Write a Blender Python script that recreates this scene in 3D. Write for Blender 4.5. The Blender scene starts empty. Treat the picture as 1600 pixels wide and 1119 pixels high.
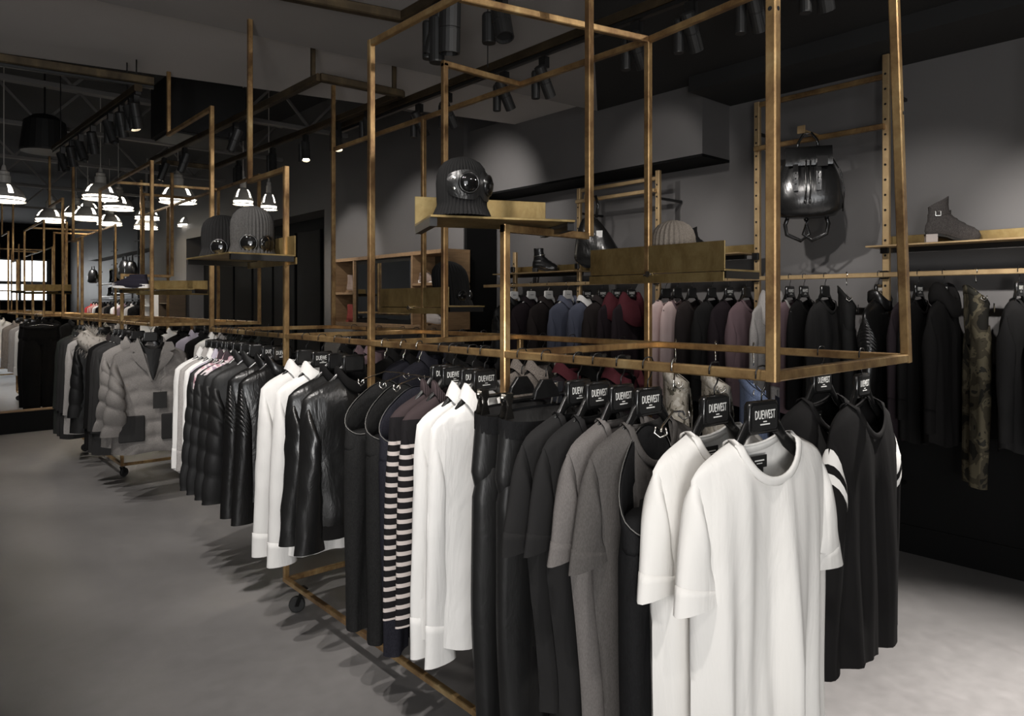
import bpy, bmesh, math, random
from mathutils import Vector, Matrix, noise

SC = bpy.context.scene
COL = SC.collection
PI = math.pi
pairs_ = zip
R = math.radians

# ------------------------------------------------------------------ camera
CAM_H, FPX, HORIZON = 1.6, 1101.0, 474.0        # focal length and horizon in pixels of the 1600x1119 frame
HEAD = R(41.4)                                   # heading, clockwise from the rack direction (+Y)
FW = Vector((math.sin(HEAD), math.cos(HEAD), 0))
RT = Vector((math.cos(HEAD), -math.sin(HEAD), 0))
cam_data = bpy.data.cameras.new('camera')
cam = bpy.data.objects.new('camera', cam_data)
COL.objects.link(cam)
cam.location = (0, 0, CAM_H)
cam.rotation_euler = (PI / 2, 0, -HEAD)
cam_data.sensor_width = 36
cam_data.lens = 36 * FPX / 1600
cam_data.shift_y = -(559.5 - HORIZON) / 1600
cam_data.clip_start = .02
SC.camera = cam

# ------------------------------------------------------------------ world, exposure
world = bpy.data.worlds.new('world')
SC.world = world
world.use_nodes = True
world.node_tree.nodes['Background'].inputs[0].default_value = (.9, .92, 1, 1)
world.node_tree.nodes['Background'].inputs[1].default_value = .008
SC.view_settings.view_transform = 'Standard'
SC.view_settings.look = 'None'
SC.view_settings.gamma = 1
SC.view_settings.use_curve_mapping = False
SC.view_settings.exposure = 0.0


def aim(o, target):
    o.rotation_euler = (Vector(target) - o.location).to_track_quat('-Z', 'Y').to_euler()


def spot(loc, target, watts, angle=50, blend=.6, size=.025, col=(1, .95, .905)):
    d = bpy.data.lights.new('spot_lamp', 'SPOT')
    d.energy, d.spot_size, d.spot_blend, d.shadow_soft_size, d.color = watts, R(angle), blend, size, col
    o = bpy.data.objects.new('spot_lamp', d)
    COL.objects.link(o)
    o.location = loc
    aim(o, target)
    return o


def area(loc, target, watts, sx, sy, col=(1, 1, 1)):
    d = bpy.data.lights.new('area_lamp', 'AREA')
    d.shape, d.size, d.size_y, d.energy, d.color = 'RECTANGLE', sx, sy, watts, col
    o = bpy.data.objects.new('area_lamp', d)
    COL.objects.link(o)
    o.location = loc
    aim(o, target)
    return o


# unseen soft fill lamp added behind the photographer, where no window stands
area((-2.4, -3.2, 2.0), (2.0, 3.0, 1.0), 110, 3.0, 2.2, (.96, .98, 1))
# ceiling spots of the aisle tracks (the tracks in front of the racks)
for y, w in ((.1, 38), (1.1, 112), (2.1, 145), (3.2, 150), (4.4, 140), (5.6, 140), (7.0, 140), (8.6, 110)):
    spot((.25, y - .3, 3.2), (1.45, y + .35, .95), w, 56)
# spots from the front that catch the steel tubes
spot((1.3, -1.0, 3.15), (1.9, 1.6, 2.2), 70, 50)
spot((2.9, -.6, 3.15), (2.2, 2.2, 1.9), 70, 60)
spot((.7, 2.3, 3.15), (1.9, 4.6, 1.9), 70, 55)
# spots that wash the wall display
WALLSPOT = ((1.55, 100), (.40, 430), (2.45, 105), (3.5, 85), (4.6, 45))
for y, w in WALLSPOT:
    spot((2.75, y - .3, 2.93), (4.8, y + .1, 1.85), w, 46, .8)
spot((2.9, 5.9, 3.1), (4.5, 6.6, 2.15), 110, 60)
spot((2.9, 7.7, 3.1), (4.5, 8.2, 2.1), 100, 50)
spot((3.45, 4.95, 2.98), (4.55, 5.35, 2.62), 75, 70, 1.0)
spot((3.4, 3.0, 2.9), (4.55, 3.4, 2.68), 16, 50)
# bounced flash beside the photographer
area((-1.2, -1.2, 1.1), (1.4, 4.6, 3.3), 60, .6, .6, (1, .97, .94))
# between racks and wall, straight down
for y, w in ((-.3, 700), (.55, 620), (1.8, 60), (3.4, 60), (5.2, 60), (7.4, 60)):
    spot((3.2, y, 3.15), (3.05, y + .1, .0), w, 58)
# back of the shop
for x, y, w in ((3.0, 11, 120), (2.6, 14, 150), (3.0, 18, 260), (3.2, 22, 260), (.3, 12, 120), (.3, 15, 150)):
    spot((x, y, 3.3), (x + 1.0, y + .6, 1.2), w, 90)


# ------------------------------------------------------------------ where a pixel of the photograph meets a real plane
def at(px, py=None, X=None, Y=None, Z=None, D=None):
    r = (px - 800) / FPX
    u = 0 if py is None else (HORIZON - py) / FPX
    d = FW + RT * r + Vector((0, 0, u))
    if X is not None: t = X / d.x
    elif Y is not None: t = Y / d.y
    elif Z is not None: t = (Z - CAM_H) / d.z
    else: t = D
    return Vector((0, 0, CAM_H)) + d * t


# ------------------------------------------------------------------ materials
MATS = {}


def mat(name, col, rough=.6, metal=0, kind=None, col2=None, scale=8, bump=.1, spec=.5, sheen=0, emit=0, **kw):
    if name in MATS: return MATS[name]
    m = bpy.data.materials.new(name)
    MATS[name] = m
    m.use_nodes = True
    nt = m.node_tree
    N, L = nt.nodes, nt.links
    b = N['Principled BSDF']
    c4 = lambda c: (c[0], c[1], c[2], 1)
    b.inputs['Base Color'].default_value = c4(col)
    b.inputs['Roughness'].default_value = rough
    b.inputs['Metallic'].default_value = metal
    if kind in ('cloth', 'heather', 'knit', 'stripes', 'blotch', 'plaid') and spec == .5: spec = .12
    b.inputs['Specular IOR Level'].default_value = spec
    if sheen: b.inputs['Sheen Weight'].default_value = sheen
    if emit:
        b.inputs['Emission Color'].default_value = c4(kw.get('ecol', col))
        b.inputs['Emission Strength'].default_value = emit
    tc = N.new('ShaderNodeTexCoord')

    def nz(sc, det=4, dist=0, vec=None, rgh=.55):
        n = N.new('ShaderNodeTexNoise')
        n.inputs['Scale'].default_value = sc
        n.inputs['Detail'].default_value = det
        n.inputs['Distortion'].default_value = dist
        n.inputs['Roughness'].default_value = rgh
        L.new(vec or tc.outputs['Object'], n.inputs['Vector'])
        return n

    def ramp(src, stops, interp='LINEAR'):
        n = N.new('ShaderNodeValToRGB')
        n.color_ramp.interpolation = interp
        e = n.color_ramp.elements
        while len(e) < len(stops): e.new(.5)
        for k, (p, c) in enumerate(stops):
            e[k].position = p
            e[k].color = c4(c)
        L.new(src, n.inputs['Fac'])
        return n

    def mapping(scale=(1, 1, 1), rot=(0, 0, 0)):
        n = N.new('ShaderNodeMapping')
        n.inputs['Scale'].default_value = scale
        n.inputs['Rotation'].default_value = rot
        L.new(tc.outputs['Object'], n.inputs['Vector'])
        return n.outputs['Vector']

    def wave(sc, axis='Z', dist=0, vec=None):
        n = N.new('ShaderNodeTexWave')
        n.bands_direction = axis
        n.inputs['Scale'].default_value = sc
        n.inputs['Distortion'].default_value = dist
        L.new(vec or tc.outputs['Object'], n.inputs['Vector'])
        return n

    def bumpit(src, strength, dist=.004):
        n = N.new('ShaderNodeBump')
        n.inputs['Strength'].default_value = strength
        n.inputs['Distance'].default_value = dist
        L.new(src, n.inputs['Height'])
        L.new(n.outputs['Normal'], b.inputs['Normal'])

    C2 = col2 or tuple(c * .7 for c in col)
    if kind == 'cloth':                      # woven or jersey cloth with soft tonal drift and creases
        a = nz(3.0, 3)
        L.new(ramp(a.outputs['Fac'], ((.3, C2), (.7, col))).outputs['Color'], b.inputs['Base Color'])
        c = nz(7, 4, .6, mapping((1.6, 1, .45)))
        bumpit(c.outputs['Fac'], bump, .03)
    elif kind == 'heather':
        a = nz(420, 2, 0, mapping((1, 1, .3)))
        L.new(ramp(a.outputs['Fac'], ((.35, C2), (.65, col))).outputs['Color'], b.inputs['Base Color'])
        c = nz(7, 4, .6, mapping((1.6, 1, .45)))
        bumpit(c.outputs['Fac'], bump, .03)
    elif kind == 'knit':
        w = wave(scale, 'X')
        L.new(ramp(w.outputs['Fac'], ((.2, C2), (.7, col))).outputs['Color'], b.inputs['Base Color'])
        bumpit(w.outputs['Fac'], bump, .01)
    elif kind == 'crinkle':                  # nylon and leather
        a = nz(5, 3)
        L.new(ramp(a.outputs['Fac'], ((.3, C2), (.7, col))).outputs['Color'], b.inputs['Base Color'])
        c = nz(scale, 5, .5, mapping((1.2, 1, .5)))
        bumpit(c.outputs['Fac'], bump, .02)
    elif kind == 'stripes':
        s = N.new('ShaderNodeSeparateXYZ')
        L.new(tc.outputs['Object'], s.inputs[0])
        m1 = N.new('ShaderNodeMath'); m1.operation = 'MULTIPLY'; m1.inputs[1].default_value = scale
        L.new(s.outputs['Z'], m1.inputs[0])
        m2 = N.new('ShaderNodeMath'); m2.operation = 'FRACT'
        L.new(m1.outputs[0], m2.inputs[0])
        r_ = ramp(m2.outputs[0], ((0, col), (kw.get('duty', .62), C2)), 'CONSTANT')
        if kw.get('above') is not None:      # plain yoke above this height
            g = N.new('ShaderNodeMath'); g.operation = 'GREATER_THAN'; g.inputs[1].default_value = kw['above']
            L.new(s.outputs['Z'], g.inputs[0])
            mx = N.new('ShaderNodeMix'); mx.data_type = 'RGBA'
            L.new(g.outputs[0], mx.inputs[0]); L.new(r_.outputs['Color'], mx.inputs[6])
            mx.inputs[7].default_value = c4(col)
            g2 = N.new('ShaderNodeMath'); g2.operation = 'GREATER_THAN'; g2.inputs[1].default_value = kw['above'] + .085
            L.new(s.outputs['Z'], g2.inputs[0])
            mx2 = N.new('ShaderNodeMix'); mx2.data_type = 'RGBA'
            L.new(g2.outputs[0], mx2.inputs[0]); L.new(mx.outputs[2], mx2.inputs[6])
            mx2.inputs[7].default_value = c4(kw['yoke'])
            L.new(mx2.outputs[2], b.inputs['Base Color'])
        else:
            L.new(r_.outputs['Color'], b.inputs['Base Color'])
        c = nz(7, 3, .6)
        bumpit(c.outputs['Fac'], bump, .03)
    elif kind == 'blotch':                   # camouflage and floral prints
        a = nz(scale, 3, .8)
        st = kw['stops']
        L.new(ramp(a.outputs['Fac'], st, kw.get('interp', 'CONSTANT')).outputs['Color'], b.inputs['Base Color'])
        c = nz(7, 4, .6)
        bumpit(c.outputs['Fac'], bump, .03)
    elif kind == 'plaid':
        w1, w2 = wave(scale, 'X'), wave(scale, 'Z')
        mx = N.new('ShaderNodeMix'); mx.data_type = 'RGBA'; mx.inputs[0].default_value = .5
        L.new(ramp(w1.outputs['Fac'], ((.4, col), (.6, C2))).outputs['Color'], mx.inputs[6])
        L.new(ramp(w2.outputs['Fac'], ((.4, col), (.6, C2))).outputs['Color'], mx.inputs[7])
        L.new(mx.outputs[2], b.inputs['Base Color'])
    elif kind == 'rust':                     # oxidised, lacquered steel tube
        a = nz(7, 6, .3, mapping((1, .55, .55)), .68)
        st = kw['stops']
        L.new(ramp(a.outputs['Fac'], st).outputs['Color'], b.inputs['Base Color'])
        c = nz(90, 3)
        rr = N.new('ShaderNodeMapRange')
        rr.inputs['To Min'].default_value = rough - .1
        rr.inputs['To Max'].default_value = rough + .15
        L.new(c.outputs['Fac'], rr.inputs['Value'])
        L.new(rr.outputs['Result'], b.inputs['Roughness'])
        bumpit(c.outputs['Fac'], bump, .001)
    elif kind == 'wood':
        a = nz(4, 5, 1.0, mapping((1, 6, 6)))
        L.new(ramp(a.outputs['Fac'], ((.3, C2), (.7, col))).outputs['Color'], b.inputs['Base Color'])
    elif kind == 'concrete':
        a = nz(.9, 6, .5)
        a2 = nz(14, 4, .2)
        mx = N.new('ShaderNodeMix'); mx.data_type = 'FLOAT'; mx.inputs[0].default_value = .3
        L.new(a.outputs['Fac'], mx.inputs[2]); L.new(a2.outputs['Fac'], mx.inputs[3])
        L.new(ramp(mx.outputs[0], ((.35, C2), (.65, col))).outputs['Color'], b.inputs['Base Color'])
        rr = N.new('ShaderNodeMapRange')
        rr.inputs['To Min'].default_value = rough - .08
        rr.inputs['To Max'].default_value = rough + .12
        L.new(a2.outputs['Fac'], rr.inputs['Value']); L.new(rr.outputs['Result'], b.inputs['Roughness'])
        bumpit(a2.outputs['Fac'], bump, .002)
    elif kind == 'paint':
        a = nz(1.3, 5, .3)
        L.new(ramp(a.outputs['Fac'], ((.3, C2), (.7, col))).outputs['Color'], b.inputs['Base Color'])
        c = nz(55, 4)
        bumpit(c.outputs['Fac'], bump, .002)
    return m


RUST = ((.25, (.10, .05, .028)), (.42, (.23, .135, .062)), (.58, (.46, .30, .135)), (.75, (.68, .52, .27)))
m_rust = mat('oxidised_tube', (.3, .16, .06), .32, .7, 'rust', stops=RUST, bump=.15)
m_rust_dark = mat('dark_oxidised_tube', (.1, .07, .04), .45, .7, 'rust', stops=((.3, (.03, .022, .014)), (.55, (.075, .055, .032)), (.75, (.13, .095, .05))), bump=.15)
m_brass = mat('oxidised_plate', (.3, .2, .08), .36, .75, 'rust', stops=((.3, (.16, .11, .045)), (.5, (.30, .215, .09)), (.72, (.46, .36, .17))), bump=.1)
m_perf = mat('tan_steel', (.42, .27, .14), .45, .6, 'rust', stops=((.3, (.34, .225, .115)), (.6, (.54, .39, .21)), (.8, (.68, .52, .31))), bump=.1)
m_black = mat('black_paint', (.012, .012, .012), .5)
m_void = mat('black_hole', (.003, .003, .003), .9)
m_blackgloss = mat('black_plastic', (.008, .008, .008), .22, spec=.6)
m_blacklabel = mat('black_label', (.014, .014, .014), .45)
m_white = mat('white_print', (.75, .75, .72), .6)
m_whiteplastic = mat('white_plastic', (.75, .74, .72), .35)
m_steel = mat('polished_steel', (.62, .6, .56), .22, 1.0)
m_darksteel = mat('dark_steel', (.05, .05, .05), .35, .9)
m_rubber = mat('rubber', (.015, .015, .015), .7)
m_ceil = mat('ceiling_paint', (.30, .285, .275), .8, 0, 'paint', (.27, .257, .248), bump=.03)
m_ceil_step = mat('ceiling_paint_lit', (.48, .457, .44), .8, 0, 'paint', (.45, .43, .413), bump=.03)  # the light falling on the ceiling step is put into this paler colour
m_ceil_dark = mat('ceiling_black', (.013, .013, .013), .85)
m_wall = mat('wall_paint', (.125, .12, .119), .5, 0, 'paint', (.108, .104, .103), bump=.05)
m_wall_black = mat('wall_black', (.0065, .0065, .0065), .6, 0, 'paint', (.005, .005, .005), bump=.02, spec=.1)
m_floor = mat('floor_concrete', (.215, .207, .203), .42, 0, 'concrete', (.152, .146, .143), bump=.05)
m_wood = mat('walnut', (.30, .19, .10), .5, 0, 'wood', (.19, .115, .06))
m_wood_dark = mat('dark_walnut', (.085, .06, .038), .5, 0, 'wood', (.05, .035, .022))
m_mirror = mat('mirror', (.55, .55, .55), .03, 1.0)
m_enamel = mat('white_enamel', (.5, .48, .45), .4)
m_glow = mat('lamp_diffuser', (1, .95, .88), .5, emit=5, ecol=(1, .95, .86))
m_bulb = mat('lamp_bulb', (1, .9, .75), .5, emit=40, ecol=(1, .88, .68))
m_spotglow = mat('spot_lens', (1, .9, .75), .5, emit=55, ecol=(1, .82, .55))
m_window = mat('daylight_glass', (1, 1, 1), .5, emit=5, ecol=(.97, .99, 1))


# ------------------------------------------------------------------ mesh building
class MB:
    def __init__(s):
        s.v, s.f = [], []

    def add(s, vs, fs):
        k = len(s.v)
        s.v += [tuple(p) for p in vs]
        s.f += [tuple(i + k for i in f) for f in fs]
        return s

    def box(s, c, size, rot=None):
        hx, hy, hz = size[0] / 2, size[1] / 2, size[2] / 2
        vs = [Vector((x, y, z)) for x in (-hx, hx) for y in (-hy, hy) for z in (-hz, hz)]
        if rot is not None: vs = [rot @ p for p in vs]
        vs = [p + Vector(c) for p in vs]
        return s.add(vs, [(0, 1, 3, 2), (4, 6, 7, 5), (0, 4, 5, 1), (2, 3, 7, 6), (0, 2, 6, 4), (1, 5, 7, 3)])

    def bar(s, p0, p1, w, h=None, ch=.12):
        """rectangular tube with slightly broken edges"""
        h = h or w
        p0, p1 = Vector(p0), Vector(p1)
        d = (p1 - p0).normalized()
        up = Vector((0, 0, 1)) if abs(d.z) < .8 else Vector((0, 1, 0))
        a = d.cross(up).normalized()
        b = a.cross(d)
        c = min(w, h) * ch
        prof = [(-w/2+c, -h/2), (w/2-c, -h/2), (w/2, -h/2+c), (w/2, h/2-c), (w/2-c, h/2), (-w/2+c, h/2), (-w/2, h/2-c), (-w/2, -h/2+c)]
        return s.rings([[p + a*x + b*y for x, y in prof] for p in (p0, p1)], True, True)

    def rings(s, rs, cap0=False, cap1=False, closed=True):
        n = len(rs[0])
        vs = [p for r in rs for p in r]
        fs = []
        for i in range(len(rs) - 1):
            for j in range(n if closed else n - 1):
                k = (j + 1) % n
                fs.append((i*n+j, i*n+k, (i+1)*n+k, (i+1)*n+j))
        if cap0: fs.append(tuple(range(n))[::-1])
        if cap1: fs.append(tuple((len(rs)-1)*n + j for j in range(n)))
        return s.add(vs, fs)

    def tube(s, pts, r, n=8, flat=1.0, cap=True):
        pts = [Vector(p) for p in pts]
        rs = []
        rad = r if isinstance(r, (list, tuple)) else [r] * len(pts)
        ref = None
        for i, p in enumerate(pts):
            d = (pts[min(i+1, len(pts)-1)] - pts[max(i-1, 0)]).normalized()
            if ref is None:
                ref = d.cross(Vector((0, 1, 0)))
                if ref.length < .2: ref = d.cross(Vector((1, 0, 0)))
            a = (ref - d * ref.dot(d)).normalized()
            ref = a
            b = d.cross(a)
            rs.append([p + a*rad[i]*math.cos(2*PI*j/n) + b*rad[i]*flat*math.sin(2*PI*j/n) for j in range(n)])
        return s.rings(rs, cap, cap)

    def lathe(s, prof, n=16, c=(0, 0, 0), rot=None, cap0=True, cap1=True):
        rs = []
        for r, z in prof:
            ring = [Vector((r*math.cos(2*PI*j/n), r*math.sin(2*PI*j/n), z)) for j in range(n)]
            if rot is not None: ring = [rot @ p for p in ring]
            rs.append([p + Vector(c) for p in ring])
        return s.rings(rs, cap0, cap1)

    def grid(s, nu, nv, fn, flip=False):
        vs = [fn(-1 + 2*j/nu, i/nv) for i in range(nv+1) for j in range(nu+1)]
        fs = []
        for i in range(nv):
            for j in range(nu):
                q = (i*(nu+1)+j, i*(nu+1)+j+1, (i+1)*(nu+1)+j+1, (i+1)*(nu+1)+j)
                fs.append(q[::-1] if flip else q)
        return s.add(vs, fs)

    def mesh(s, name, m=None, smooth=False, merge=0, bevel=0, sub=0):
        me = bpy.data.meshes.new(name)
        bm = bmesh.new()
        bv = [bm.verts.new(p) for p in s.v]
        for f in s.f:
            try: bm.faces.new([bv[i] for i in f])
            except ValueError: pass
        if merge: bmesh.ops.remove_doubles(bm, verts=bm.verts, dist=merge)
        if bevel: bmesh.ops.bevel(bm, geom=bm.edges[:], offset=bevel, segments=1, affect='EDGES', profile=.5)
        if sub: bmesh.ops.subdivide_edges(bm, edges=bm.edges[:], cuts=sub, use_grid_fill=True)
        bmesh.ops.recalc_face_normals(bm, faces=bm.faces[:])
        bm.to_mesh(me)
        bm.free()
        if smooth:
            for p in me.polygons: p.use_smooth = True
        if m: me.materials.append(m)
        return me

    def obj(s, name, m, parent=None, **kw):
        return link(name, s.mesh(name, m, **kw), parent)


def link(name, me, parent=None, m=None, loc=None):
    o = bpy.data.objects.new(name, me)
    COL.objects.link(o)
    if parent: o.parent = parent
    if loc is not None: o.location = loc
    if m is not None and me.materials and me.materials[0] is not m:
        o.material_slots[0].link = 'OBJECT'
        o.material_slots[0].material = m
    return o


def tag(o, label=None, cat=None, group=None, kind=None):
    if label: o['label'] = label
    if cat: o['category'] = cat
    if group: o['group'] = group
    if kind: o['kind'] = kind
    return o


def thing(name, label, cat, loc=(0, 0, 0), rz=0, group=None):
    o = bpy.data.objects.new(name, None)
    o.empty_display_size = .05
    COL.objects.link(o)
    o.location = loc
    o.rotation_euler = (0, 0, rz)
    return tag(o, label, cat, group)


def struct(name, mb, m, parent=None, **kw):
    o = mb.obj(name, m, parent, **kw)
    if not parent: o['kind'] = 'structure'
    return o


def copy_tree(o, parent=None):
    c = o.copy()
    COL.objects.link(c)
    if parent: c.parent = parent
    for ch in list(o.children):
        copy_tree(ch, c)
    return c


def lerp(tab, x):
    for (x0, y0), (x1, y1) in zip(tab, tab[1:]):
        if x <= x1:
            t = max(0, min(1, (x - x0) / (x1 - x0)))
            t = t*t*(3-2*t)
            return y0 + (y1 - y0) * t
    return tab[-1][1]


# ------------------------------------------------------------------ the room
CEIL, CEIL2, FARY = 3.25, 3.34, 30.0
struct('floor', MB().box((.5, 13, -.05), (9.4, 36, .1)), m_floor)
# right-hand wall: niche under a bulkhead, then the flush wall, then the black fitting-room front, then more wall
struct('wall_right', MB().box((5.0, 1.0, 1.9), (.16, 9.9, 3.8)), m_wall)
struct('wall_right_flush', MB().box((4.75, 7.45, 2.2), (.5, 3.16, 4.4)), m_wall)
struct('wall_right_far', MB().box((4.75, 16.45, 2.2), (.5, 2.7, 4.4)), m_wall)
struct('wall_right_back', MB().box((5.0, 24, 2.2), (.16, 12.4, 4.4)), m_wall)
lin = MB().box((4.75, 12.06, 3.65), (.5, 6.08, 1.5))
struct('wall_lintel', lin, m_wall)
struct('wall_fitting_room', MB().box((4.95, 12.06, 1.45), (.1, 6.08, 2.9)), m_wall_black)
for k, y in enumerate((9.35, 10.25, 11.15, 12.05, 12.95, 13.85, 14.75)):
    d = struct('door_%d' % (k + 1), MB().box((4.86, y, 1.36), (.04, .8, 2.72), None), m_wall_black, bevel=.004)
    MB().tube([(4.82, y - .32, 1.0), (4.82, y - .32, 1.25)], .008).obj('door_handle', m_darksteel, d)
struct('wall_niche_end', MB().box((4.715, 5.85, 1.35), (.41, .04, 2.69)), m_wall_black)
# bulkhead over the niche
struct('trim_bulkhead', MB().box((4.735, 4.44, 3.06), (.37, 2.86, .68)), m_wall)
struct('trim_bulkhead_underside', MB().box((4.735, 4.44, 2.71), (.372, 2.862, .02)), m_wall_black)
struct('trim_bulkhead_far', MB().box((4.735, 21.3, 3.4), (.37, 7.0, 1.0)), m_wall)
# dark soffit over the near wall display
struct('trim_soffit', MB().box((4.645, -.9, 3.195), (.57, 7.8, .11)), m_ceil_dark)
struct('trim_wall_shade', MB().box((4.91, 1.35, .62), (.02, 9.2, 1.24)), m_wall_black)  # black sheet standing in for the shade on the lower wall
struct('baseboard_right', MB().box((4.905, 1.0, .09), (.03, 9.9, .18)), m_wall_black)
struct('baseboard_flush', MB().box((4.485, 7.45, .09), (.03, 3.16, .18)), m_wall_black)
struct('wall_left', MB().box((-4.2, 13, 2.2), (.2, 36, 4.4)), m_wall)
struct('wall_behind', MB().box((.5, -4.6, 2.2), (9.4, .2, 4.4)), m_wall)
struct('wall_far', MB().box((.5, FARY + .1, 2.2), (9.4, .2, 4.4)), m_wall_black)
# ceilings
e0, e1 = at(0, 85, Z=CEIL2), at(790, 201, X=4.5)
sl = (e1.y - e0.y) / (e1.x - e0.x)
ya, yb = e0.y + (-4.2 - e0.x) * sl, e0.y + (5.1 - e0.x) * sl
n0, n1 = at(400, 60, Z=CEIL), at(918, 168, X=4.5)
sl2 = (n1.y - n0.y) / (n1.x - n0.x)
yc, yd = n0.y + (-4.2 - n0.x) * sl2, n0.y + (5.1 - n0.x) * sl2


def slab(pts, z0, z1):
    n = len(pts)
    return MB().rings([[(x, y, z) for x, y in pts] for z in (z0, z1)], True, True)


struct('ceiling', slab([(-4.2, -4.6), (2.4, -4.6), (2.86, 2.59), (4.55, yd - .02), (-4.2, yc)], CEIL, CEIL + .05), m_ceil)
struct('ceiling_step', slab([(-4.2, yc - .3), (4.7, yd - .3), (4.7, yb + .02), (-4.2, ya)], CEIL2, CEIL2 + .9), m_ceil_step)
struct('ceiling_dark', slab([(2.4, -4.6), (5.1, -4.6), (5.1, yd + .2), (4.55, yd - .02), (2.86, 2.59)], CEIL + .002, CEIL + .05), m_ceil_dark)
struct('ceiling_open', slab([(-4.2, 4.5), (5.1, 4.5), (5.1, FARY), (-4.2, FARY)], 4.4, 4.45), m_ceil_dark)

# ------------------------------------------------------------------ clothing racks
AX, BX, TW = 1.5675, 2.44, .027
RAIL_Z = 1.4275                       # centre of the hanging rails; their top is 1.441
RAIL_TOP = RAIL_Z + TW / 2


def caster(parent, x, y, rz=0):
    c = MB().box((x, y, .122), (.05, .05, .006)).tube([(x, y, .09), (x, y, .12)], .012, 8)
    o = c.obj('caster', m_darksteel, parent)
    q = Matrix.Rotation(rz, 3, 'Z')
    rot = q @ Matrix.Rotation(PI/2, 3, 'X')
    off = q @ Vector((.022, 0, 0))
    w = MB().lathe([(.012, -.013), (.036, -.013), (.041, -.008), (.041, .008), (.036, .013), (.012, .013)], 20, (x + off.x, y + off.y, .0415), rot)
    w.obj('wheel', m_rubber, o, smooth=False)
    f = MB()
    for sgn in (-1, 1):
        s_ = q @ Vector((0, sgn * .019, 0))
        f.bar((x + s_.x * 1, y + s_.y, .096), (x + off.x + s_.x, y + off.y + s_.y, .036), .022, .003)
    f.obj('fork', m_darksteel, o)
    return o


def rack(name, label, y0, near=False, detail=True):
    """one rolling rack; all numbers run from its near end"""
    t = thing(name, label, 'clothing rack', (AX, y0, 0), 0, 'rolling racks in one row along the aisle')
    b = lambda n, p, q, w=TW, h=None: MB().bar((p[0]-AX, p[1], p[2]), (q[0]-AX, q[1], q[2]), w, h).obj(n, m_rust, t)
    zr = RAIL_Z
    L = 3.89
    h = TW / 2
    bxn = 2.40 if near else BX
    TI = TW - .0012       # the rails are a hair slimmer than the posts they run into
    b('hanging_rail', (AX, 0, zr), (AX, L, zr), TI)
    b('hanging_rail', (bxn, 0, zr), (BX, L, zr), TI)
    for y in (.0, .97, 1.86, 2.74, L):
        b('cross_rail', (AX + h, y, zr), ((bxn if y == 0 else BX) - h, y, zr), TI)
    top = 2.73
    b('post', (AX, 0, zr - h), (AX, 0, top + h))
    b('post', (bxn, 0, zr - h), (2.31 if near else BX, .01, top + h))
    b('post', (BX, 1.04, .153), (BX, 1.04, top))
    b('post', (AX, .97, .153), (AX, .97, 1.868))
    b('post', (AX, 1.86, zr + h), (AX, 1.86, top + h))
    b('post', (AX, 1.86, .153), (AX, 1.86, zr - h))
    b('post', (1.96, 1.86, zr + h), (1.96, 1.86, top))
    b('post', (1.99, .97, 1.855), (1.99, .97, CEIL if near else 2.83))
    b('post', (AX, 2.74, .153), (AX, 2.74, 2.31 + h))
    b('post', (BX, 2.74, .153), (BX, 2.74, top))
    b('post', (AX, 3.24, 2.31 - h), (AX, 3.24, CEIL2))
    b('post', (AX, L, zr - h), (AX, L, 2.87 + h))
    b('post', (AX, L + .95, 2.87 - h), (AX, L + .95, 3.9))
    b('post', (BX, L + .02, zr - h), (BX, L + .02, 3.2))
    b('post', (BX, 1.86, .153), (BX, 1.86, zr - h))
    b('top_rail', (AX, h, top), (AX, 1.86 - h, top), TI)
    b('top_rail', (2.31 if near else BX, h, top), (BX, 1.04, top), TI)
    b('top_rail', (BX, 1.04, top), (BX, L, top), TI)
    b('top_rail', (1.96 - h, 1.86, top), (BX - h, 1.86, top))
    b('top_rail', (BX - h, 1.04, top), (AX + h, 1.24, top))
    b('top_rail', (AX, 2.74 + h, 2.31), (AX, 3.24 - h, 2.31))
    b('top_rail', (AX, L + h, 2.87), (AX, L + .95 - h, 2.87))
    b('shelf_bracket', (AX - h, .97, 1.8545), (1.99 - h, .97, 1.8545), TI)
    zb = .14
    for x in (AX, BX):
        b('base_rail', (x, .97 - h, zb), (x, 2.74 + h, zb), TI)
    for y in (.97, 2.74):
        b('base_rail', (AX + h, y, zb), (BX - h, y, zb), TI)
    for k, (x, y) in enumerate(((AX + .03, 1.1), (BX - .03, 1.1), (AX + .03, 2.62), (BX - .03, 2.62))):
        caster(t, x - AX, y, (.5, 1.2, 2.6, .2)[k])
    if near:      # drilled holes near the top of the two end posts, drawn as recessed black discs
        for p, rot in (((-.0137, 0, 2.295), Matrix.Rotation(-PI/2, 3, 'Y')), ((0, -.0137, 2.295), Matrix.Rotation(PI/2, 3, 'X')),
                       ((2.352 - AX, -.0085, 2.19), Matrix.Rotation(PI/2, 3, 'X'))):
            MB().lathe([(.0055, 0), (.0055, .0006), (.004, .0008)], 10, p, rot).obj('screw_hole', m_void, t)
    return t


rack('rolling_rack', 'nearest rolling steel tube rack, full of white tees and dark shirts', .8435, True)
rack('rolling_rack', 'second rolling steel tube rack with the grey blazer on its near end', 6.14)
rack('rolling_rack', 'third rolling rack beyond the low black plinth with black trousers on it', 11.44)
rack('rolling_rack', 'farthest rolling rack, standing before the bright shop window', 16.74)


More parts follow.
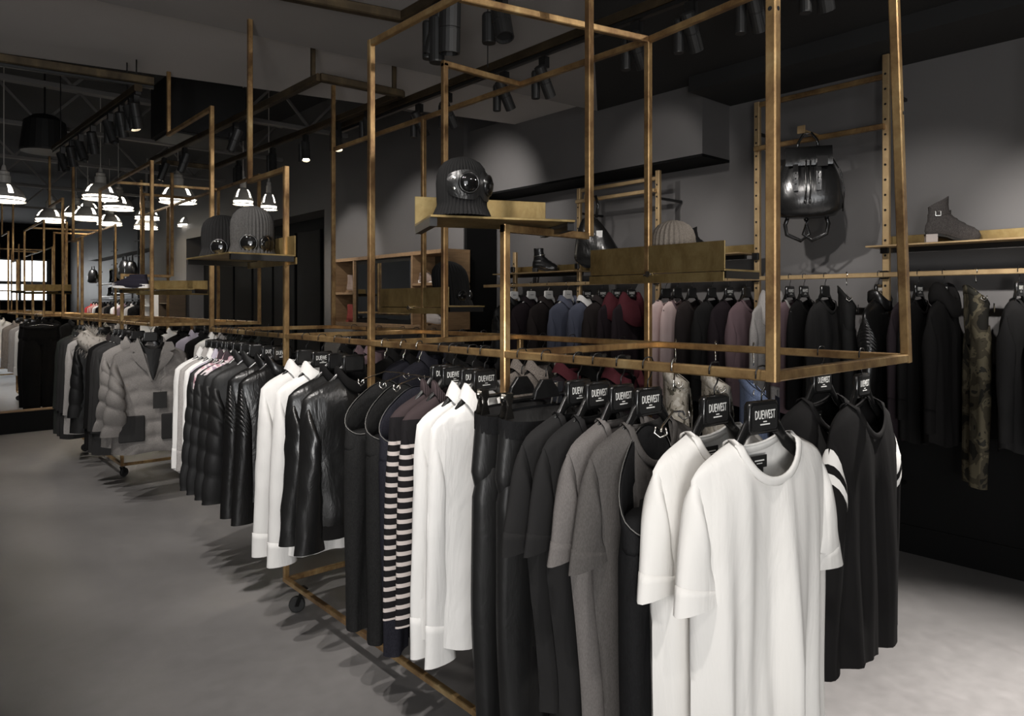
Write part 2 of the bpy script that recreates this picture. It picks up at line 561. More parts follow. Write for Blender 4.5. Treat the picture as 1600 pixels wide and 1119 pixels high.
# ------------------------------------------------------------------ tray shelves on the racks
def tray(label, loc, rz, L=.72, W=.27, H=.11, clamp=True, lip=True):
    """board with a raised back plate along +y and a front strip below it"""
    t = thing('tray_shelf', label, 'shelf', loc, rz, 'steel tray shelves on the racks')
    MB().box((0, 0, -.004), (L, W, .008)).obj('board', m_brass, t, bevel=.001)
    MB().box((0, W/2 - .003, H/2), (L, .006, H)).obj('back_plate', m_brass, t, bevel=.001)
    if lip:
        MB().box((0, W/2 + .004, -.030), (L, .008, .036)).obj('lip', m_brass, t, bevel=.001)
    for s in (-1, 1):
        MB().box((s*(L/2 - .012), 0, -.022), (.024, W - .02, .028)).obj('bearer', m_darksteel, t)
    if clamp:
        c = MB().tube([(0, W/2, -.012), (0, W/2 + .03, -.012)], .013, 10).tube([(-.02, W/2 + .022, -.012), (.025, W/2 + .022, -.016)], .005, 8)
        c.obj('clamp', m_steel, t)
    return t


SHELF1 = at(742, 349, Z=1.872) + Vector((.02, .05, 0))
tray('tray shelf carrying the black goggle beanie on the near rack', (1.585, 1.90, 1.885), R(-24), .5, .30, .10, False, False)
tray('tray shelf clamped to the dark post beside the grey knit beanie', (2.562, 1.855, 1.735), R(90), .70, .27, .11)
tray('tray shelf holding the floppy beanie in front of the shoe cabinet', (2.562, 3.69, 1.585), R(90), .76, .27, .11)
tray('tray shelf carrying the two beanies beside the tall bent post', (1.40, 3.80, 1.85), R(-90), .66, .34, .10, False)
tray('tray shelf carrying the dark sneaker on the second rack', (1.72, 6.35, 1.72), R(-38), .60, .30, .075, False)
tray('empty tray shelf on the third rack at far left', (1.6, 11.9, 1.78), R(-38), .66, .3, .09, False)


# ------------------------------------------------------------------ beanies
def beanie(label, loc, rz, m, rad=.088, H=.2, goggles='patch', lean=0, squash=1.0, ribs=44, flare=.014):
    t = thing('beanie', label, 'beanie', loc, rz, 'knitted beanies on the shelves')
    prof = [(1.0+flare/rad, 0), (1.0+flare*.7/rad, .06), (1.0, .17), (.985, .21), (.99, .24), (1.0, .40), (1.0, .55), (.97, .68), (.88, .80), (.70, .90), (.45, .965), (.2, .995), (.05, 1.0)]
    n = ribs * 4
    rs = []
    for k in range(len(prof)*2 - 1):
        a, b_ = prof[k//2], prof[min(k//2 + (k % 2), len(prof)-1)]
        f = [(a[i]+b_[i])/2 if k % 2 else a[i] for i in (0, 1)]
        ring = []
        for j in range(n):
            th = 2*PI*j/n
            r = rad * f[0] * (1 + .05*math.cos(ribs*th)*min(1, f[0]*1.4))
            r *= 1 + .02*math.sin(2*th + 3*f[1])
            ring.append((r*math.cos(th) + lean*f[1]**1.3, r*math.sin(th)*squash, H*f[1]))
        rs.append(ring)
    MB().rings(rs, False, True).obj('knit', m, t, smooth=True)
    MB().lathe([(rad*1.12, 0), (rad*1.14, .004), (rad*1.02, .18*H), (rad*.98, .185*H)], 60, cap0=False, cap1=False).obj('cuff', m, t, smooth=True) if goggles == 'none' else None
    if goggles in ('patch', 'lens'):
        zc = .50*H if goggles == 'patch' else .22*H
        if goggles == 'patch':
            def leather(u, v):
                th = -PI/2 + u*1.25
                hh = (.23*H)*(1 - .35*abs(u)**3)*(1 - .32*math.exp(-(u/.12)**2))
                z = zc + (.5 - v)*2*hh*(1 if v < .5 else 1.15)
                rr = rad*1.075 + .008*math.cos((v-.5)*PI)
                rr *= 1 - .06*max(0, (z/H - .62)/.2)
                return (rr*math.cos(th) + lean*(z/H)**1.3, rr*math.sin(th)*squash, z)
            MB().grid(40, 14, leather).obj('leather_band', mat('band_leather', (.012, .012, .012), .32, 0, 'crinkle', bump=.25, scale=30), t, smooth=True)
        for sgn in (-1, 1):
            th = -PI/2 + sgn*.47
            ro = rad*(1.15 if goggles == 'patch' else 1.02)
            c = Vector((ro*math.cos(th) + lean*.2, ro*math.sin(th)*squash, zc))
            q = Vector((math.cos(th), math.sin(th), -.05)).to_track_quat('Z', 'Y').to_matrix()
            lr = .042 if goggles == 'lens' and rad > .1 and not lean else .031
            rim = MB().lathe([(lr+.003, -.012), (lr+.005, -.002), (lr+.004, .004), (lr, .006), (lr-.003, .003)], 28, c, q, False, False)
            e = rim.obj('goggle_rim', m_blackgloss, t, smooth=True)
            MB().lathe([(lr*math.cos(a), .001 + .013*math.sin(a)) for a in (0, .3, .6, .9, 1.2, 1.5)], 28, c, q).obj('goggle_lens', mat('goggle_glass', (.004, .004, .004), .06, spec=.5), e, smooth=True)
        if goggles == 'patch':
            d = MB()
            for z in (.57*H, .42*H):
                th = -PI/2 - 1.0
                c = Vector((rad*1.10*math.cos(th), rad*1.10*math.sin(th), z))
                q = Vector((math.cos(th), math.sin(th), 0)).to_track_quat('Z', 'Y').to_matrix()
                d.lathe([(.003, 0), (.006, .002), (.006, .004), (.003, .005)], 12, c, q)
            d.obj('vent_eyelet', m_steel, t)
    return t


m_knit_black = mat('black_knit', (.013, .0125, .0125), .85, 0, 'cloth', (.008, .008, .008), bump=.1)
m_knit_grey = mat('grey_knit', (.062, .060, .058), .9, 0, 'heather', (.035, .034, .033), bump=.1)
m_knit_oat = mat('oatmeal_knit', (.24, .21, .18), .9, 0, 'heather', (.15, .13, .11), bump=.1)
beanie('black ribbed beanie with a leather goggle mask on the near tray', (1.43, 1.875, 1.887), R(4), m_knit_black, .082, .20)
beanie('dark grey ribbed beanie with two round lenses beside the bent post', (1.44, 3.72, 1.852), R(-4), m_knit_grey, .105, .265, 'lens', ribs=36)
beanie('black ribbed beanie half hidden behind the grey goggle beanie', (1.39, 4.02, 1.852), R(-2), m_knit_black, .105, .24, 'lens', ribs=36)
beanie('floppy black ribbed beanie leaning on the tray before the cabinet', (2.60, 3.50, 1.587), R(25), m_knit_black, .11, .27, 'lens', lean=-.07, ribs=30)
beanie('oatmeal grey chunky knit beanie behind the brass tray plate', (2.56, 1.84, 1.737), R(0), m_knit_oat, .092, .225, 'plain', ribs=26)


# ------------------------------------------------------------------ shoes
def boot(label, loc, rz, m, H=.16, L=.27, heel=.03, style='zip', sole=None, cat='boot', wid=1.0, group=None, heelm=None):
    """toe points along +x"""
    t = thing('boot' if cat != 'sneaker' else 'sneaker', label, cat, loc, rz, group)
    k = L / .27
    n, pts = 30, 24
    low = H < .115
    toe = [(0, .195), (.02, .203), (.035, .197), (.05, .175), (.065, .135), (.085, .095), (.10, .073), (.12, .058), (.16, .05), (.3, .056)]
    hl = [(0, -.06), (.02, -.066), (.05, -.062), (.08, -.052), (.12, -.047), (.3, -.055)]
    wd = [(0, .036), (.02, .041), (.05, .038), (.08, .034), (.12, .033), (.3, .039)]
    rs = []
    z0 = heel
    for i in range(n + 1):
        z = H * (i / n)
        x0, x1, w = lerp(hl, z)*k, lerp(toe, z)*k, lerp(wd, z)*wid
        cx, hx = (x0+x1)/2, (x1-x0)/2
        tilt = .0
        ring = []
        for j in range(pts):
            a = 2*PI*j/pts
            ca, sa = math.cos(a), math.sin(a)
            e = .75
            X = cx + hx*math.copysign(abs(ca)**.9, ca)
            Y = w*math.copysign(abs(sa)**e, sa)*(1 - .12*max(0, ca)*(1 - z/H))
            Z = z0 + z - (heel - .008)*max(0, min(1, (X - .02)/(.09*k)))*max(0, 1 - z/.09) 
            if style in ('zip', 'strap') and i > n - 7: Z += (.018 if style == 'zip' else .03)*ca*(i - n + 7)/7
            ring.append((X, Y, Z))
        rs.append(ring)
    inner = [[(p[0]*.9 + .0, p[1]*.86, p[2] - .001) for p in rs[-1]], [(p[0]*.85, p[1]*.8, p[2] - .05) for p in rs[-1]]]
    MB().rings(rs + inner, True, True).obj('upper', m, t, smooth=True)
    sm = sole or m_wood_dark
    out = []
    for zz, gr in ((0, 0), (.009, .003)):
        ring = []
        for j in range(28):
            a = 2*PI*j/28
            ca, sa = math.cos(a), math.sin(a)
            X = (.0675 + (.1345+gr)*math.copysign(abs(ca)**.9, ca))*k
            Y = (.037+gr)*wid*math.copysign(abs(sa)**.75, sa)*(1 - .1*max(0, ca)) * (1 - .16*math.exp(-((X/k-.04)/.04)**2))
            up = (heel - .008)*(1 - max(0, min(1, (X/k - .01)/.085))) if heel > .012 else 0
            ring.append((X, Y, zz + up + (.006*max(0, (X/k-.15)/.05))))
        out.append(ring)
    if cat == 'sneaker':
        out[1] = [(x*1.0, y, z + .022) for x, y, z in out[1]]
    MB().rings(out, True, True).obj('sole', sm, t)
    if heel > .012:
        MB().rings([[((-.062*k + (.055*k)*u), v*.034*wid*g, z) for u, v in ((0, -.8), (.6, -1), (1, -1), (1, 1), (.6, 1), (0, .8))] for z, g in ((0, 1), (heel, 1.08))], True, True).obj('heel', heelm or sm, t)
    if style == 'lace':
        lc = MB()
        nl = 6 if H > .12 else 4
        for i in range(nl):
            z = H*(.42 + .52*i/(nl-1))
            x = lerp(toe, z)*k + .004
            w = .017
            lc.tube([(x - .012, -w, z0 + z), (x + .003, 0, z0 + z - .006), (x - .012, w, z0 + z + .006)], .0028, 6)
            lc.tube([(x - .012, w, z0 + z), (x + .003, 0, z0 + z - .004), (x - .012, -w, z0 + z + .006)], .0028, 6)
        lc.obj('laces', mat('laces', (.03, .03, .03), .8) if style == 'lace' else m, t)
    if style in ('strap', 'chain'):
        z = z0 + H*.62
        x0, x1, w = lerp(hl, H*.62)*k, lerp(toe, H*.62)*k, lerp(wd, H*.62)*wid
        cx, hx = (x0+x1)/2, (x1-x0)/2
        ring = [(cx + (hx+.004)*math.cos(2*PI*j/32), (w+.005)*math.sin(2*PI*j/32), z + .01*math.cos(2*PI*j/32)) for j in range(33)]
        if style == 'strap':
            MB().rings([[(x, y, zz + dz) for x, y, zz in ring] for dz in (-.011, .011)]).obj('strap', m, t)
            MB().tube([(-.02, -w-.008, z-.013), (-.02, -w-.008, z+.013), (.006, -w-.008, z+.013), (.006, -w-.008, z-.013), (-.02, -w-.008, z-.013)], .0022, 6).obj('buckle', m_steel, t)
        else:
            c = MB()
            for j in range(0, 32):
                p = Vector(ring[j]); d = (Vector(ring[j+1]) - p)
                c.tube([p, p + d*.9], .0055 if j % 2 else .0035, 6)
            c.obj('chain', m_steel, t)
    return t


m_bootblk = mat('black_leather', (.012, .012, .012), .22, 0, 'crinkle', bump=.2, scale=18)
m_suede = mat('charcoal_suede', (.075, .068, .065), .85, 0, 'heather', (.035, .032, .031), bump=.3)
m_redsuede = mat('red_suede', (.30, .07, .06), .75, 0, 'cloth', (.2, .04, .035))
m_taupe = mat('taupe_leather', (.26, .2, .17), .5, 0, 'cloth', (.16, .12, .1))
m_paleleather = mat('pale_leather', (.5, .45, .42), .4, 0, 'cloth', (.36, .32, .3))
m_navy_suede = mat('navy_suede', (.022, .02, .03), .8, 0, 'cloth')
m_solewhite = mat('white_rubber', (.72, .70, .68), .6)
boot('dark navy high top sneaker with a thick white sole on the tray', (1.50, 6.22, 1.722), R(132), m_navy_suede, .11, .31, .0, 'lace', m_solewhite, 'sneaker', 1.1)

# ------------------------------------------------------------------ perforated wall ladders, rails and shelves
WX = 4.6
LAD = (.87, 1.73, 2.59, 3.45, 4.31, 5.17)
WRAIL = 1.774


def upright(y, z1, label, z0=.15):
    t = thing('perforated_upright', label, 'upright', (WX, y, 0), 0, 'perforated uprights of the wall display')
    MB().bar((0, 0, z0), (0, 0, z1), .034, .04).obj('post', m_perf, t)
    m = MB()
    q = Matrix.Rotation(-PI/2, 3, 'Y')
    z = 1.15
    while z < z1 - .1:
        if min(abs(z - k) for k in (WRAIL, 1.93, 2.685)) > .03:
            m.lathe([(.0075, 0), (.0075, .0006), (.005, .001)], 8, (-.0202, 0, z), q)
            
        z += .093
    o = m.obj('perforation', m_void, t)
    o['kind'] = 'stuff'
    for k in (WRAIL, 1.93):
        MB().box((-.03, 0, k), (.025, .046, .05)).obj('clamp', m_darksteel, t, bevel=.003)
    w = 4.91 - WX
    for z in (z0 + .3, z1 - .22):
        MB().bar((.02, 0, z), (w if y < 5.8 else .3, 0, z), .02).obj('wall_bracket', m_darksteel, t)
    return t


UPL = {1: ('perforated tan upright right of the leather backpack', 3.13), 2: ('perforated tan upright left of the leather backpack', 3.02),
       0: ('perforated tan upright at the right end of the wall display', 3.1), 3: ('perforated upright behind the dark rack post by the knit beanie', 2.66),
       4: ('perforated upright in front of the black hobo bag', 2.62), 5: ('short perforated upright at the far end of the niche', 2.1)}
for k, y in enumerate(LAD):
    upright(y, UPL[k][1], UPL[k][0])


def wall_rail(y0, y1, z, label, name='wall_rail', w=.03, dx=-.038):
    t = thing(name, label, 'rail', (WX + dx, (y0 + y1)/2, z), 0, 'horizontal rails of the wall display')
    MB().bar((0, (y0-y1)/2, 0), (0, (y1-y0)/2, 0), w, w).obj('tube', m_perf if w < .031 else m_rust, t)
    return t


wall_rail(-.6, LAD[1] - .002, WRAIL, 'long hanging rail with the sweaters at the right wall')
wall_rail(LAD[1] + .002, LAD[3] - .002, WRAIL, 'hanging rail below the backpack with tank tops and jeans')
wall_rail(LAD[3] + .002, LAD[4] - .002, WRAIL, 'hanging rail with the maroon cowl tops in the niche')
wall_rail(LAD[4] + .002, 5.6, WRAIL, 'dark hanging rail with the white hangers in the niche')
wall_rail(LAD[1] + .02, LAD[2] - .02, 3.0, 'topmost rail above the leather backpack', w=.032, dx=0)
wall_rail(LAD[1], LAD[2], 2.685, 'rail the leather backpack hangs from', w=.032)
wall_rail(LAD[3] + .02, LAD[4] - .02, 2.60, 'top rail above the black hobo bag', w=.03, dx=0)
wall_rail(LAD[3], LAD[4], 2.50, 'rail the black hobo bag hangs from', w=.03)


def wall_shelf(y0, y1, z, label, H=.07):
    t = thing('wall_shelf', label, 'shelf', (WX - .03, (y0+y1)/2, z), 0, 'steel shelves of the wall display')
    L = y1 - y0
    MB().box((.02, 0, 0), (.26, L, .01)).obj('board', m_perf, t, bevel=.001)
    MB().box((.147, 0, H/2 + .005), (.006, L, H)).obj('back_plate', m_brass, t, bevel=.001)
    MB().box((.06, 0, -.02), (.03, L - .1, .03)).obj('bearer', m_darksteel, t)
    return t


wall_shelf(.55, 1.80, 1.945, 'tan steel shelf with the suede ankle boot at the right wall')
wall_shelf(2.65, 3.5, 1.955, 'steel shelf with the low black boot, behind the brass tray')
wall_shelf(4.25, 5.35, 1.885, 'steel shelf with the chained boot in the niche')
WSX = WX - .02
boot('charcoal suede ankle boot with side strap on the right wall shelf', (WSX, at(1478, 375, X=WX - .05).y + .05, 1.952), R(-62), m_suede, .19, .285, .05, 'strap', m_black, wid=1.0, heelm=m_paleleather)
boot('black leather ankle boot with silver chain on the niche shelf', (WSX, at(838, 424, X=WX - .05).y, 1.892), R(-52), m_bootblk, .185, .25, .04, 'chain', m_black)
boot('low black leather boot half hidden behind the knit beanie', (WSX, at(1082, 385, X=WX).y, 1.962), R(-50), m_bootblk, .175, .25, .03, 'zip', m_black)

# ------------------------------------------------------------------ hangers
HM = {}


def text_mesh(body, size, sx, m):
    cu = bpy.data.curves.new('label_text', 'FONT')
    cu.body, cu.size, cu.align_x, cu.align_y, cu.resolution_u, cu.extrude = body, size, 'CENTER', 'CENTER', 2, .0003
    o = bpy.data.objects.new('label_text', cu)
    COL.objects.link(o)
    dg = bpy.context.evaluated_depsgraph_get()
    dg.update()
    me = bpy.data.meshes.new_from_object(o.evaluated_get(dg))
    bpy.data.objects.remove(o)
    me.transform(Matrix.Rotation(PI/2, 4, 'X') @ Matrix.Diagonal((sx, 1, 1, 1)))
    me.materials.clear()
    me.materials.append(m)
    return me


def hook_pts(bottom, lean=0.0):
    return [(0, 0, bottom), (0.001 + lean*.3, 0, bottom*.72), (.012 + lean, 0, -.043), (.0225, 0, -.018), (.0235, 0, -.003), (.017, 0, .0085), (.004, 0, .0105), (-.011, 0, .0085), (-.0205, 0, -.003), (-.021, 0, -.02)]


def hanger_meshes():
    if HM: return HM
    HM['hook'] = MB().tube(hook_pts(-.075), .0021, 7).mesh('hook', m_darksteel, smooth=True)
    HM['hook_bright'] = MB().tube(hook_pts(-.075), .0026, 7).mesh('hook_bright', m_steel, smooth=True)
    # body: broad shoulders rising into a label block
    m = MB()
    for s in (-1, 1):
        path = [(.0, -.118, .024), (.035, -.124, .023), (.06, -.142, .021), (.085, -.174, .018), (.12, -.200, .016), (.15, -.221, .015), (.175, -.238, .013), (.19, -.247, .008)]
        rs = []
        for i, (x, z, hh) in enumerate(path):
            th = .007 + .004*(i/len(path))
            rs.append([(s*(x + .25*hh*math.sin(a)*(.6 if x > .03 else 0)), th*math.cos(a), z + hh*math.sin(a)) for a in [2*PI*j/12 for j in range(12)]])
        m.rings(rs, True, True)
    pr = [(-.050, -.150), (.050, -.150), (.055, -.140), (.053, -.082), (.045, -.073), (-.045, -.073), (-.053, -.082), (-.055, -.140)]
    m.rings([[(x*k, y, -.111 + (z+.111)*k) for x, z in pr] for y, k in ((-.0095, .9), (-.0075, 1), (.0075, 1), (.0095, .9))], True, True)
    HM['body'] = m.mesh('body', m_blackgloss, smooth=False)
    for p in HM['body'].polygons: p.use_smooth = True
    pl = [(-.040, -.141), (.040, -.141), (.044, -.136), (.044, -.087), (.040, -.082), (-.040, -.082), (-.044, -.087), (-.044, -.136)]
    HM['plate'] = MB().rings([[(x, -.0095, z) for x, z in pl], [(x, -.0108, z) for x, z in pl], [(x*.93, -.0108, -.111+(z+.111)*.91) for x, z in pl], [(x*.93, -.0102, -.111+(z+.111)*.91) for x, z in pl]], True, True).mesh('label_plate', m_blacklabel)
    HM['text'] = text_mesh('DUEWEST', .030, .54, m_white)
    HM['text'].transform(Matrix.Translation((0, -.0108, -.1055)))
    HM['small'] = MB().box((0, -.0106, -.121), (.012, .0008, .0025)).box((0, -.0106, -.1275), (.034, .0008, .003)).mesh('small_print', m_white)
    scr = MB().tube([(-.022 + .044*k/14, -.0112, -.108 + .004*math.sin(k*1.9)) for k in range(15)], .0011, 5)
    HM['script'] = scr.mesh('script_line', m_darksteel)
    # clip hanger
    c = MB().tube([(-.19, 0, -.135), (.19, 0, -.135)], .0065, 8)
    c.rings([[(x*k, y, -.118 + (z+.118)*k) for x, z in ((-.06, -.142), (.06, -.142), (.05, -.115), (.022, -.083), (-.022, -.083), (-.05, -.115))] for y, k in ((-.008, .94), (-.005, 1), (.005, 1), (.008, .94))], True, True)
    HM['clipbar'] = c.mesh('bar', m_blackgloss)
    for s in (-1, 1):
        k = MB()
        for yy in (-.013, .013):
            k.rings([[(s*.17 + x, yy + d, z) for x, z in ((-.012, -.112), (.012, -.112), (.014, -.13), (.006, -.15), (.012, -.172), (.017, -.19), (-.017, -.19), (-.012, -.172), (-.006, -.15), (-.014, -.13))] for d in (-.003, .003)], True, True)
        k.tube([(s*.17, -.014, -.128), (s*.17, .014, -.128)], .01, 10)
        HM['clip%d' % s] = k.mesh('clip', m_steel)
    w = MB().tube([(-.15, 0, -.16), (-.13, 0, -.148), (0, 0, -.13), (.13, 0, -.148), (.15, 0, -.16)], .003, 7)
    for s in (-1, 1):
        w.tube([(s*.15, -.012, -.148), (s*.15, -.016, -.163), (s*.15, 0, -.175), (s*.15, .016, -.163), (s*.15, .012, -.148)], .0028, 6)
    HM['wirebar'] = w.mesh('wire', m_steel, smooth=True)
    return HM


def hanger(kind, loc, rz, label, group):
    h = hanger_meshes()
    t = thing('hanger' if kind != 'wire' else 'clip_hanger', label, 'hanger', loc, rz, group)
    if kind in ('black', 'plain', 'white', 'far'):
        bm_ = m_whiteplastic if kind == 'white' else m_blackgloss
        link('hook', h['hook_bright' if kind == 'white' else 'hook'], t)
        b = link('body', h['body'], t, bm_)
        if kind == 'far': return t
        p = link('label_plate', h['plate'], t, m_whiteplastic if kind == 'white' else m_blacklabel)
        if kind == 'black':
            link('lettering', h['text'], p)
            link('small_print', h['small'], p)
        elif kind == 'white':
            link('script_line', h['script'], p)
    elif kind == 'clip':
        link('hook', h['hook'], t)
        link('bar', h['clipbar'], t)
        link('clip', h['clip-1'], t)
        link('clip', h['clip1'], t)
    else:
        link('hook', h['hook_bright'], t)
        link('wire', h['wirebar'], t)
    return t


# ------------------------------------------------------------------ garments (cloth hangs from the hook point; x right, front is -y)
def gtop(sw=.225, nw=.075, drop=.065, bw=.25, hw=.26, L=.70, th=.045, sl=.24, cw=.085, sx=.05, fb=0.0, scf=.085, scb=.018,
         fold=.012, quilt=0, q=.012, squilt=0, collar='crew', nu=22, nv=26, seed=1, hem='flat', zip=False, cuff=None, band=None, tail=0.0, elbow=0.0, sides=(-1, 1),
         ztop=-.160, sleeveless=False, tag_=False, sdy=.045, sdy_end=.5, crumple=.0):
    rnd = random.Random(seed)
    ph = [rnd.uniform(0, 6.28) for _ in range(12)]
    zn = ztop
    parts = []

    def line(ax):
        t = max(0, min(1, (ax - nw)/(sw - nw)))
        return zn - drop*t - .022*t**7

    def width(f):
        return lerp(((0, sw), (.28, bw), (1, hw)), f)

    def panel(side):
        def fn(u, v):
            ax = abs(u)*sw
            zt = line(ax)
            zl = zt
            if ax < nw:
                zt -= (scf if side < 0 else scb)*math.sqrt(max(0, 1 - (ax/nw)**2))**1.1
            zb = zn - L - (tail*(1 - u*u) if hem == 'tail' else 0) + .006*math.sin(5*u + ph[0])
            z = zt + (zb - zt)*v
            d = max(0, zl - z)
            f = (zn - z)/L
            W = width(max(0, f))
            x = u*W
            edge = max(0, 1 - abs(u)**3.2)
            y = (th*(1 - math.exp(-d/.07))*(1.0 + .12*f) + .019*(1 - math.exp(-d/.004)))*edge**.7
            vv = max(0, min(1, (d - .03)/.5))
            g = fold*vv**.8*edge**.5
            y += g*(math.sin(u*7.5 + ph[1 + (side > 0)] + .9*f) + .6*math.sin(u*13 + ph[3] - 1.6*f) + .35*math.sin(u*23 + ph[4]))*.6
            if side < 0: y += .3*g*math.sin(u*4 + ph[5] + 3*f)
            if quilt:
                y += q*edge**.4*(abs(math.sin(PI*quilt*(d/L)))**.55 - .4)*min(1, d/.04)
                y += q*.25*noise.noise((x*18, z*30, seed))*edge
            if crumple:
                y += crumple*noise.noise((x*14 + seed, z*9, side))*edge*min(1, d/.1)
            if band and f > 1 - band:
                y *= .86
            x += .006*noise.noise((z*6, seed*3.1, side))*v
            return (x, y*side, z)
        return fn
    m = MB().grid(nu, nv, panel(-1)).grid(nu, nv, panel(1), True)
    parts.append(('body', m.mesh('garment_body', m_white, smooth=True, merge=.0012), 'm'))

    for s in (() if sleeveless else sides):
        n, k = (130 if squilt else 64 if quilt else 44 if crumple > .005 else 20), 16
        zt = zn - drop - .02
        rs = []
        O0, I0 = Vector((sw - .010, zt + .004)), Vector((sw - .055, zt - .16))
        ex = sw + sx
        O1 = Vector((ex, zt - sl)); I1 = Vector((ex - 2*cw, zt - sl + (.02 if sl < .4 else .0)))
        Oc = Vector((sw + .45*sx, zt - .2*sl)) if sl < .4 else Vector((sw + .65*sx + .008, zt - .13))
        Ic = Vector((sw - .03 + (.02 if sl < .4 else .0), zt - .22))
        for i in range(n + 1):
            t = i/n
            b0, b1, b2 = (1-t)**2, 2*t*(1-t), t*t
            O = O0*b0 + Oc*b1 + O1*b2
            I = I0*b0 + Ic*b1 + I1*b2
            if sl >= .4: I = I0*(1-t)**2 + Ic*b1*.9 + Vector((sw - .045, zt - sl*.5))*b1*.1 + I1*b2
            c = (O + I)/2
            h = (O - I)/2
            dy = lerp(((0, .016), (.3, sdy), (1, max(.022, cw*sdy_end))), t)
            puff = 1
            if squilt and t < .5:
                puff = 1 + .10*(abs(math.sin(PI*squilt*t)) - .5)*min(1, (.5 - t)*10)*min(1, t*10)
            elif quilt:
                puff = 1 + q*14*(abs(math.sin(PI*(quilt*sl/L*1.1)*t))**.6 - .5)*min(1, t*6)
            yo = -fb*t*t - elbow*math.sin(PI*min(1, max(0, (t-.15)/.85)))
            if elbow: yo -= elbow*.6*t
            ring = []
            for j in range(k):
                a = 2*PI*j/k
                wob = 1 + (.05 + 2.2*fold)*noise.noise((math.cos(a)*1.3 + seed, math.sin(a)*1.3, t*3.2 + s*5)) * min(1, t*4)
                if crumple: wob += crumple*11*noise.noise((math.cos(a)*2 + seed, math.sin(a)*2, t*9 + s*5))*min(1, t*3)
                px = c.x + h.x*math.cos(a)*wob*puff
                pz = c.y + h.y*math.cos(a)
                py = yo + dy*math.sin(a)*wob*puff
                ring.append((s*px, py, pz))
            rs.append(ring)
        last = rs[-1]
        cc = [sum(p[i] for p in last)/k for i in range(3)]
        inner = [[tuple(cc[i] + (p[i]-cc[i])*.93 for i in range(3)) for p in last], [tuple(cc[i] + (p[i]-cc[i])*.9 + (.04 if i == 2 else 0) for i in range(3)) for p in last]]
        parts.append(('sleeve', MB().rings(rs, True, False).rings([last] + inner).mesh('garment_sleeve', m_white, smooth=True), 'm'))
        if cuff:
            ln, gr = cuff
            i0 = max(1, int(round(n*(1 - ln/sl))))
            cr = []
            for i in range(i0, n + 1):
                r_ = rs[i]
                c3 = [sum(p[q_] for p in r_)/k for q_ in range(3)]
                cr.append([tuple(c3[q_] + (p[q_]-c3[q_])*gr for q_ in range(3)) for p in r_])
            cr = [[tuple(a*.97 + b*.03 for a, b in pairs_(p, q_)) for p, q_ in pairs_(cr[0], rs[i0])]] + cr
            parts.append(('cuff', MB().rings(cr).mesh('garment_cuff', m_white, smooth=True), 'c'))

    # neck edge (front half then back half)
    def neckpt(a, out=0.0, up=0.0):
        x = nw*math.cos(a)
        s = math.sin(a)
        if s <= 0:
            z = zn - scf*abs(s)**1.1
            d = zn - z
            y = -(th*(1 - math.exp(-d/.07)) + .019*(1 - math.exp(-d/.004)))*(1 - abs(x/sw)**3.2)**.7
        else:
            z = zn - scb*abs(s)**1.1
            d = zn - z
            y = th*(1 - math.exp(-d/.07)) + .019*(1 - math.exp(-d/.004))
        return Vector((x*(1 + out/nw), y + out*s, z + up))

    AN = 40
    if collar == 'crew':
        w_ = .0085
        rs = []
        for j in range(AN):
            a = 2*PI*j/AN
            p = neckpt(a)
            n_ = Vector((math.cos(a)*.6, .0, 0)) + (Vector((0, 0, -1)) if math.sin(a) < 0 else Vector((0, 0, -1)))*abs(math.sin(a))
            n_.normalize()
            yv = Vector((0, -1 if math.sin(a) < 0 else 1, 0))
            rs.append([p + n_*w_*c_*1.25 + n_*w_*.9 + yv*(.0035 + .0035*s_) for c_, s_ in ((-1, -.8), (-1, .3), (-.4, 1), (.4, 1), (1, .3), (1, -.8))])
        rs.append(rs[0])
        parts.append(('neckband', MB().rings(rs).mesh('garment_neckband', m_white, smooth=True), 'c'))
    elif collar in ('shirt', 'stand', 'knit', 'turtle', 'cowl', 'fur'):
        rs = []
        spec = dict(
            shirt=[(0, -.004), (.003, .02), (.008, .042), (.016, .046), (.026, .03), (.040, -.004)],
            stand=[(0, -.01), (.004, .02), (.006, .052), (.012, .056), (.018, .05), (.018, .0), (.012, -.012)],
            knit=[(0, -.01), (.003, .02), (.004, .038), (.010, .042), (.015, .036), (.016, .0), (.01, -.012)],
            turtle=[(-.005, -.03), (0, .03), (.004, .07), (.02, .085), (.036, .07), (.045, .03), (.04, -.01), (.02, -.03)],
            cowl=[(-.01, -.03), (0, .03), (.01, .055), (.03, .06), (.06, .02), (.09, -.06), (.10, -.15), (.06, -.16)],
            fur=[(-.01, -.02), (.0, .03), (.04, .06), (.11, .04), (.16, -.02), (.14, -.10), (.06, -.10)])[collar]
        open_ = collar in ('shirt', 'stand')
        gap = .22 if collar == 'shirt' else .12
        for j in range(AN + 1):
            f = j/AN
            a = -PI/2 + gap + (2*PI - 2*gap)*f if open_ else -PI/2 + 2*PI*f
            front = max(0, 1 - abs(((a + PI/2 + PI) % (2*PI)) - PI)/1.1)
            p = neckpt(a)
            ring = []
            for (o_, u_) in spec:
                oo, uu = o_, u_
                if collar == 'shirt' and o_ > .02:
                    uu -= .05*front*(o_/.04)
                    oo += .012*front
                if collar in ('cowl', 'turtle', 'fur'):
                    oo *= 1 + .15*math.sin(9*f + seed)
                    uu += .008*math.sin(14*f + seed)
                dr = Vector((math.cos(a), (math.sin(a))*.9, 0))
                ring.append(p + dr*oo + Vector((0, 0, uu)) + Vector((0, math.sin(a)*.012, 0)))
            rs.append(ring)
        parts.append(({'fur': 'fur_trim'}.get(collar, 'collar'), MB().rings(rs, False, False, closed=collar in ('stand', 'knit', 'cowl', 'turtle', 'fur')).mesh('garment_collar', m_white, smooth=True), 'c'))
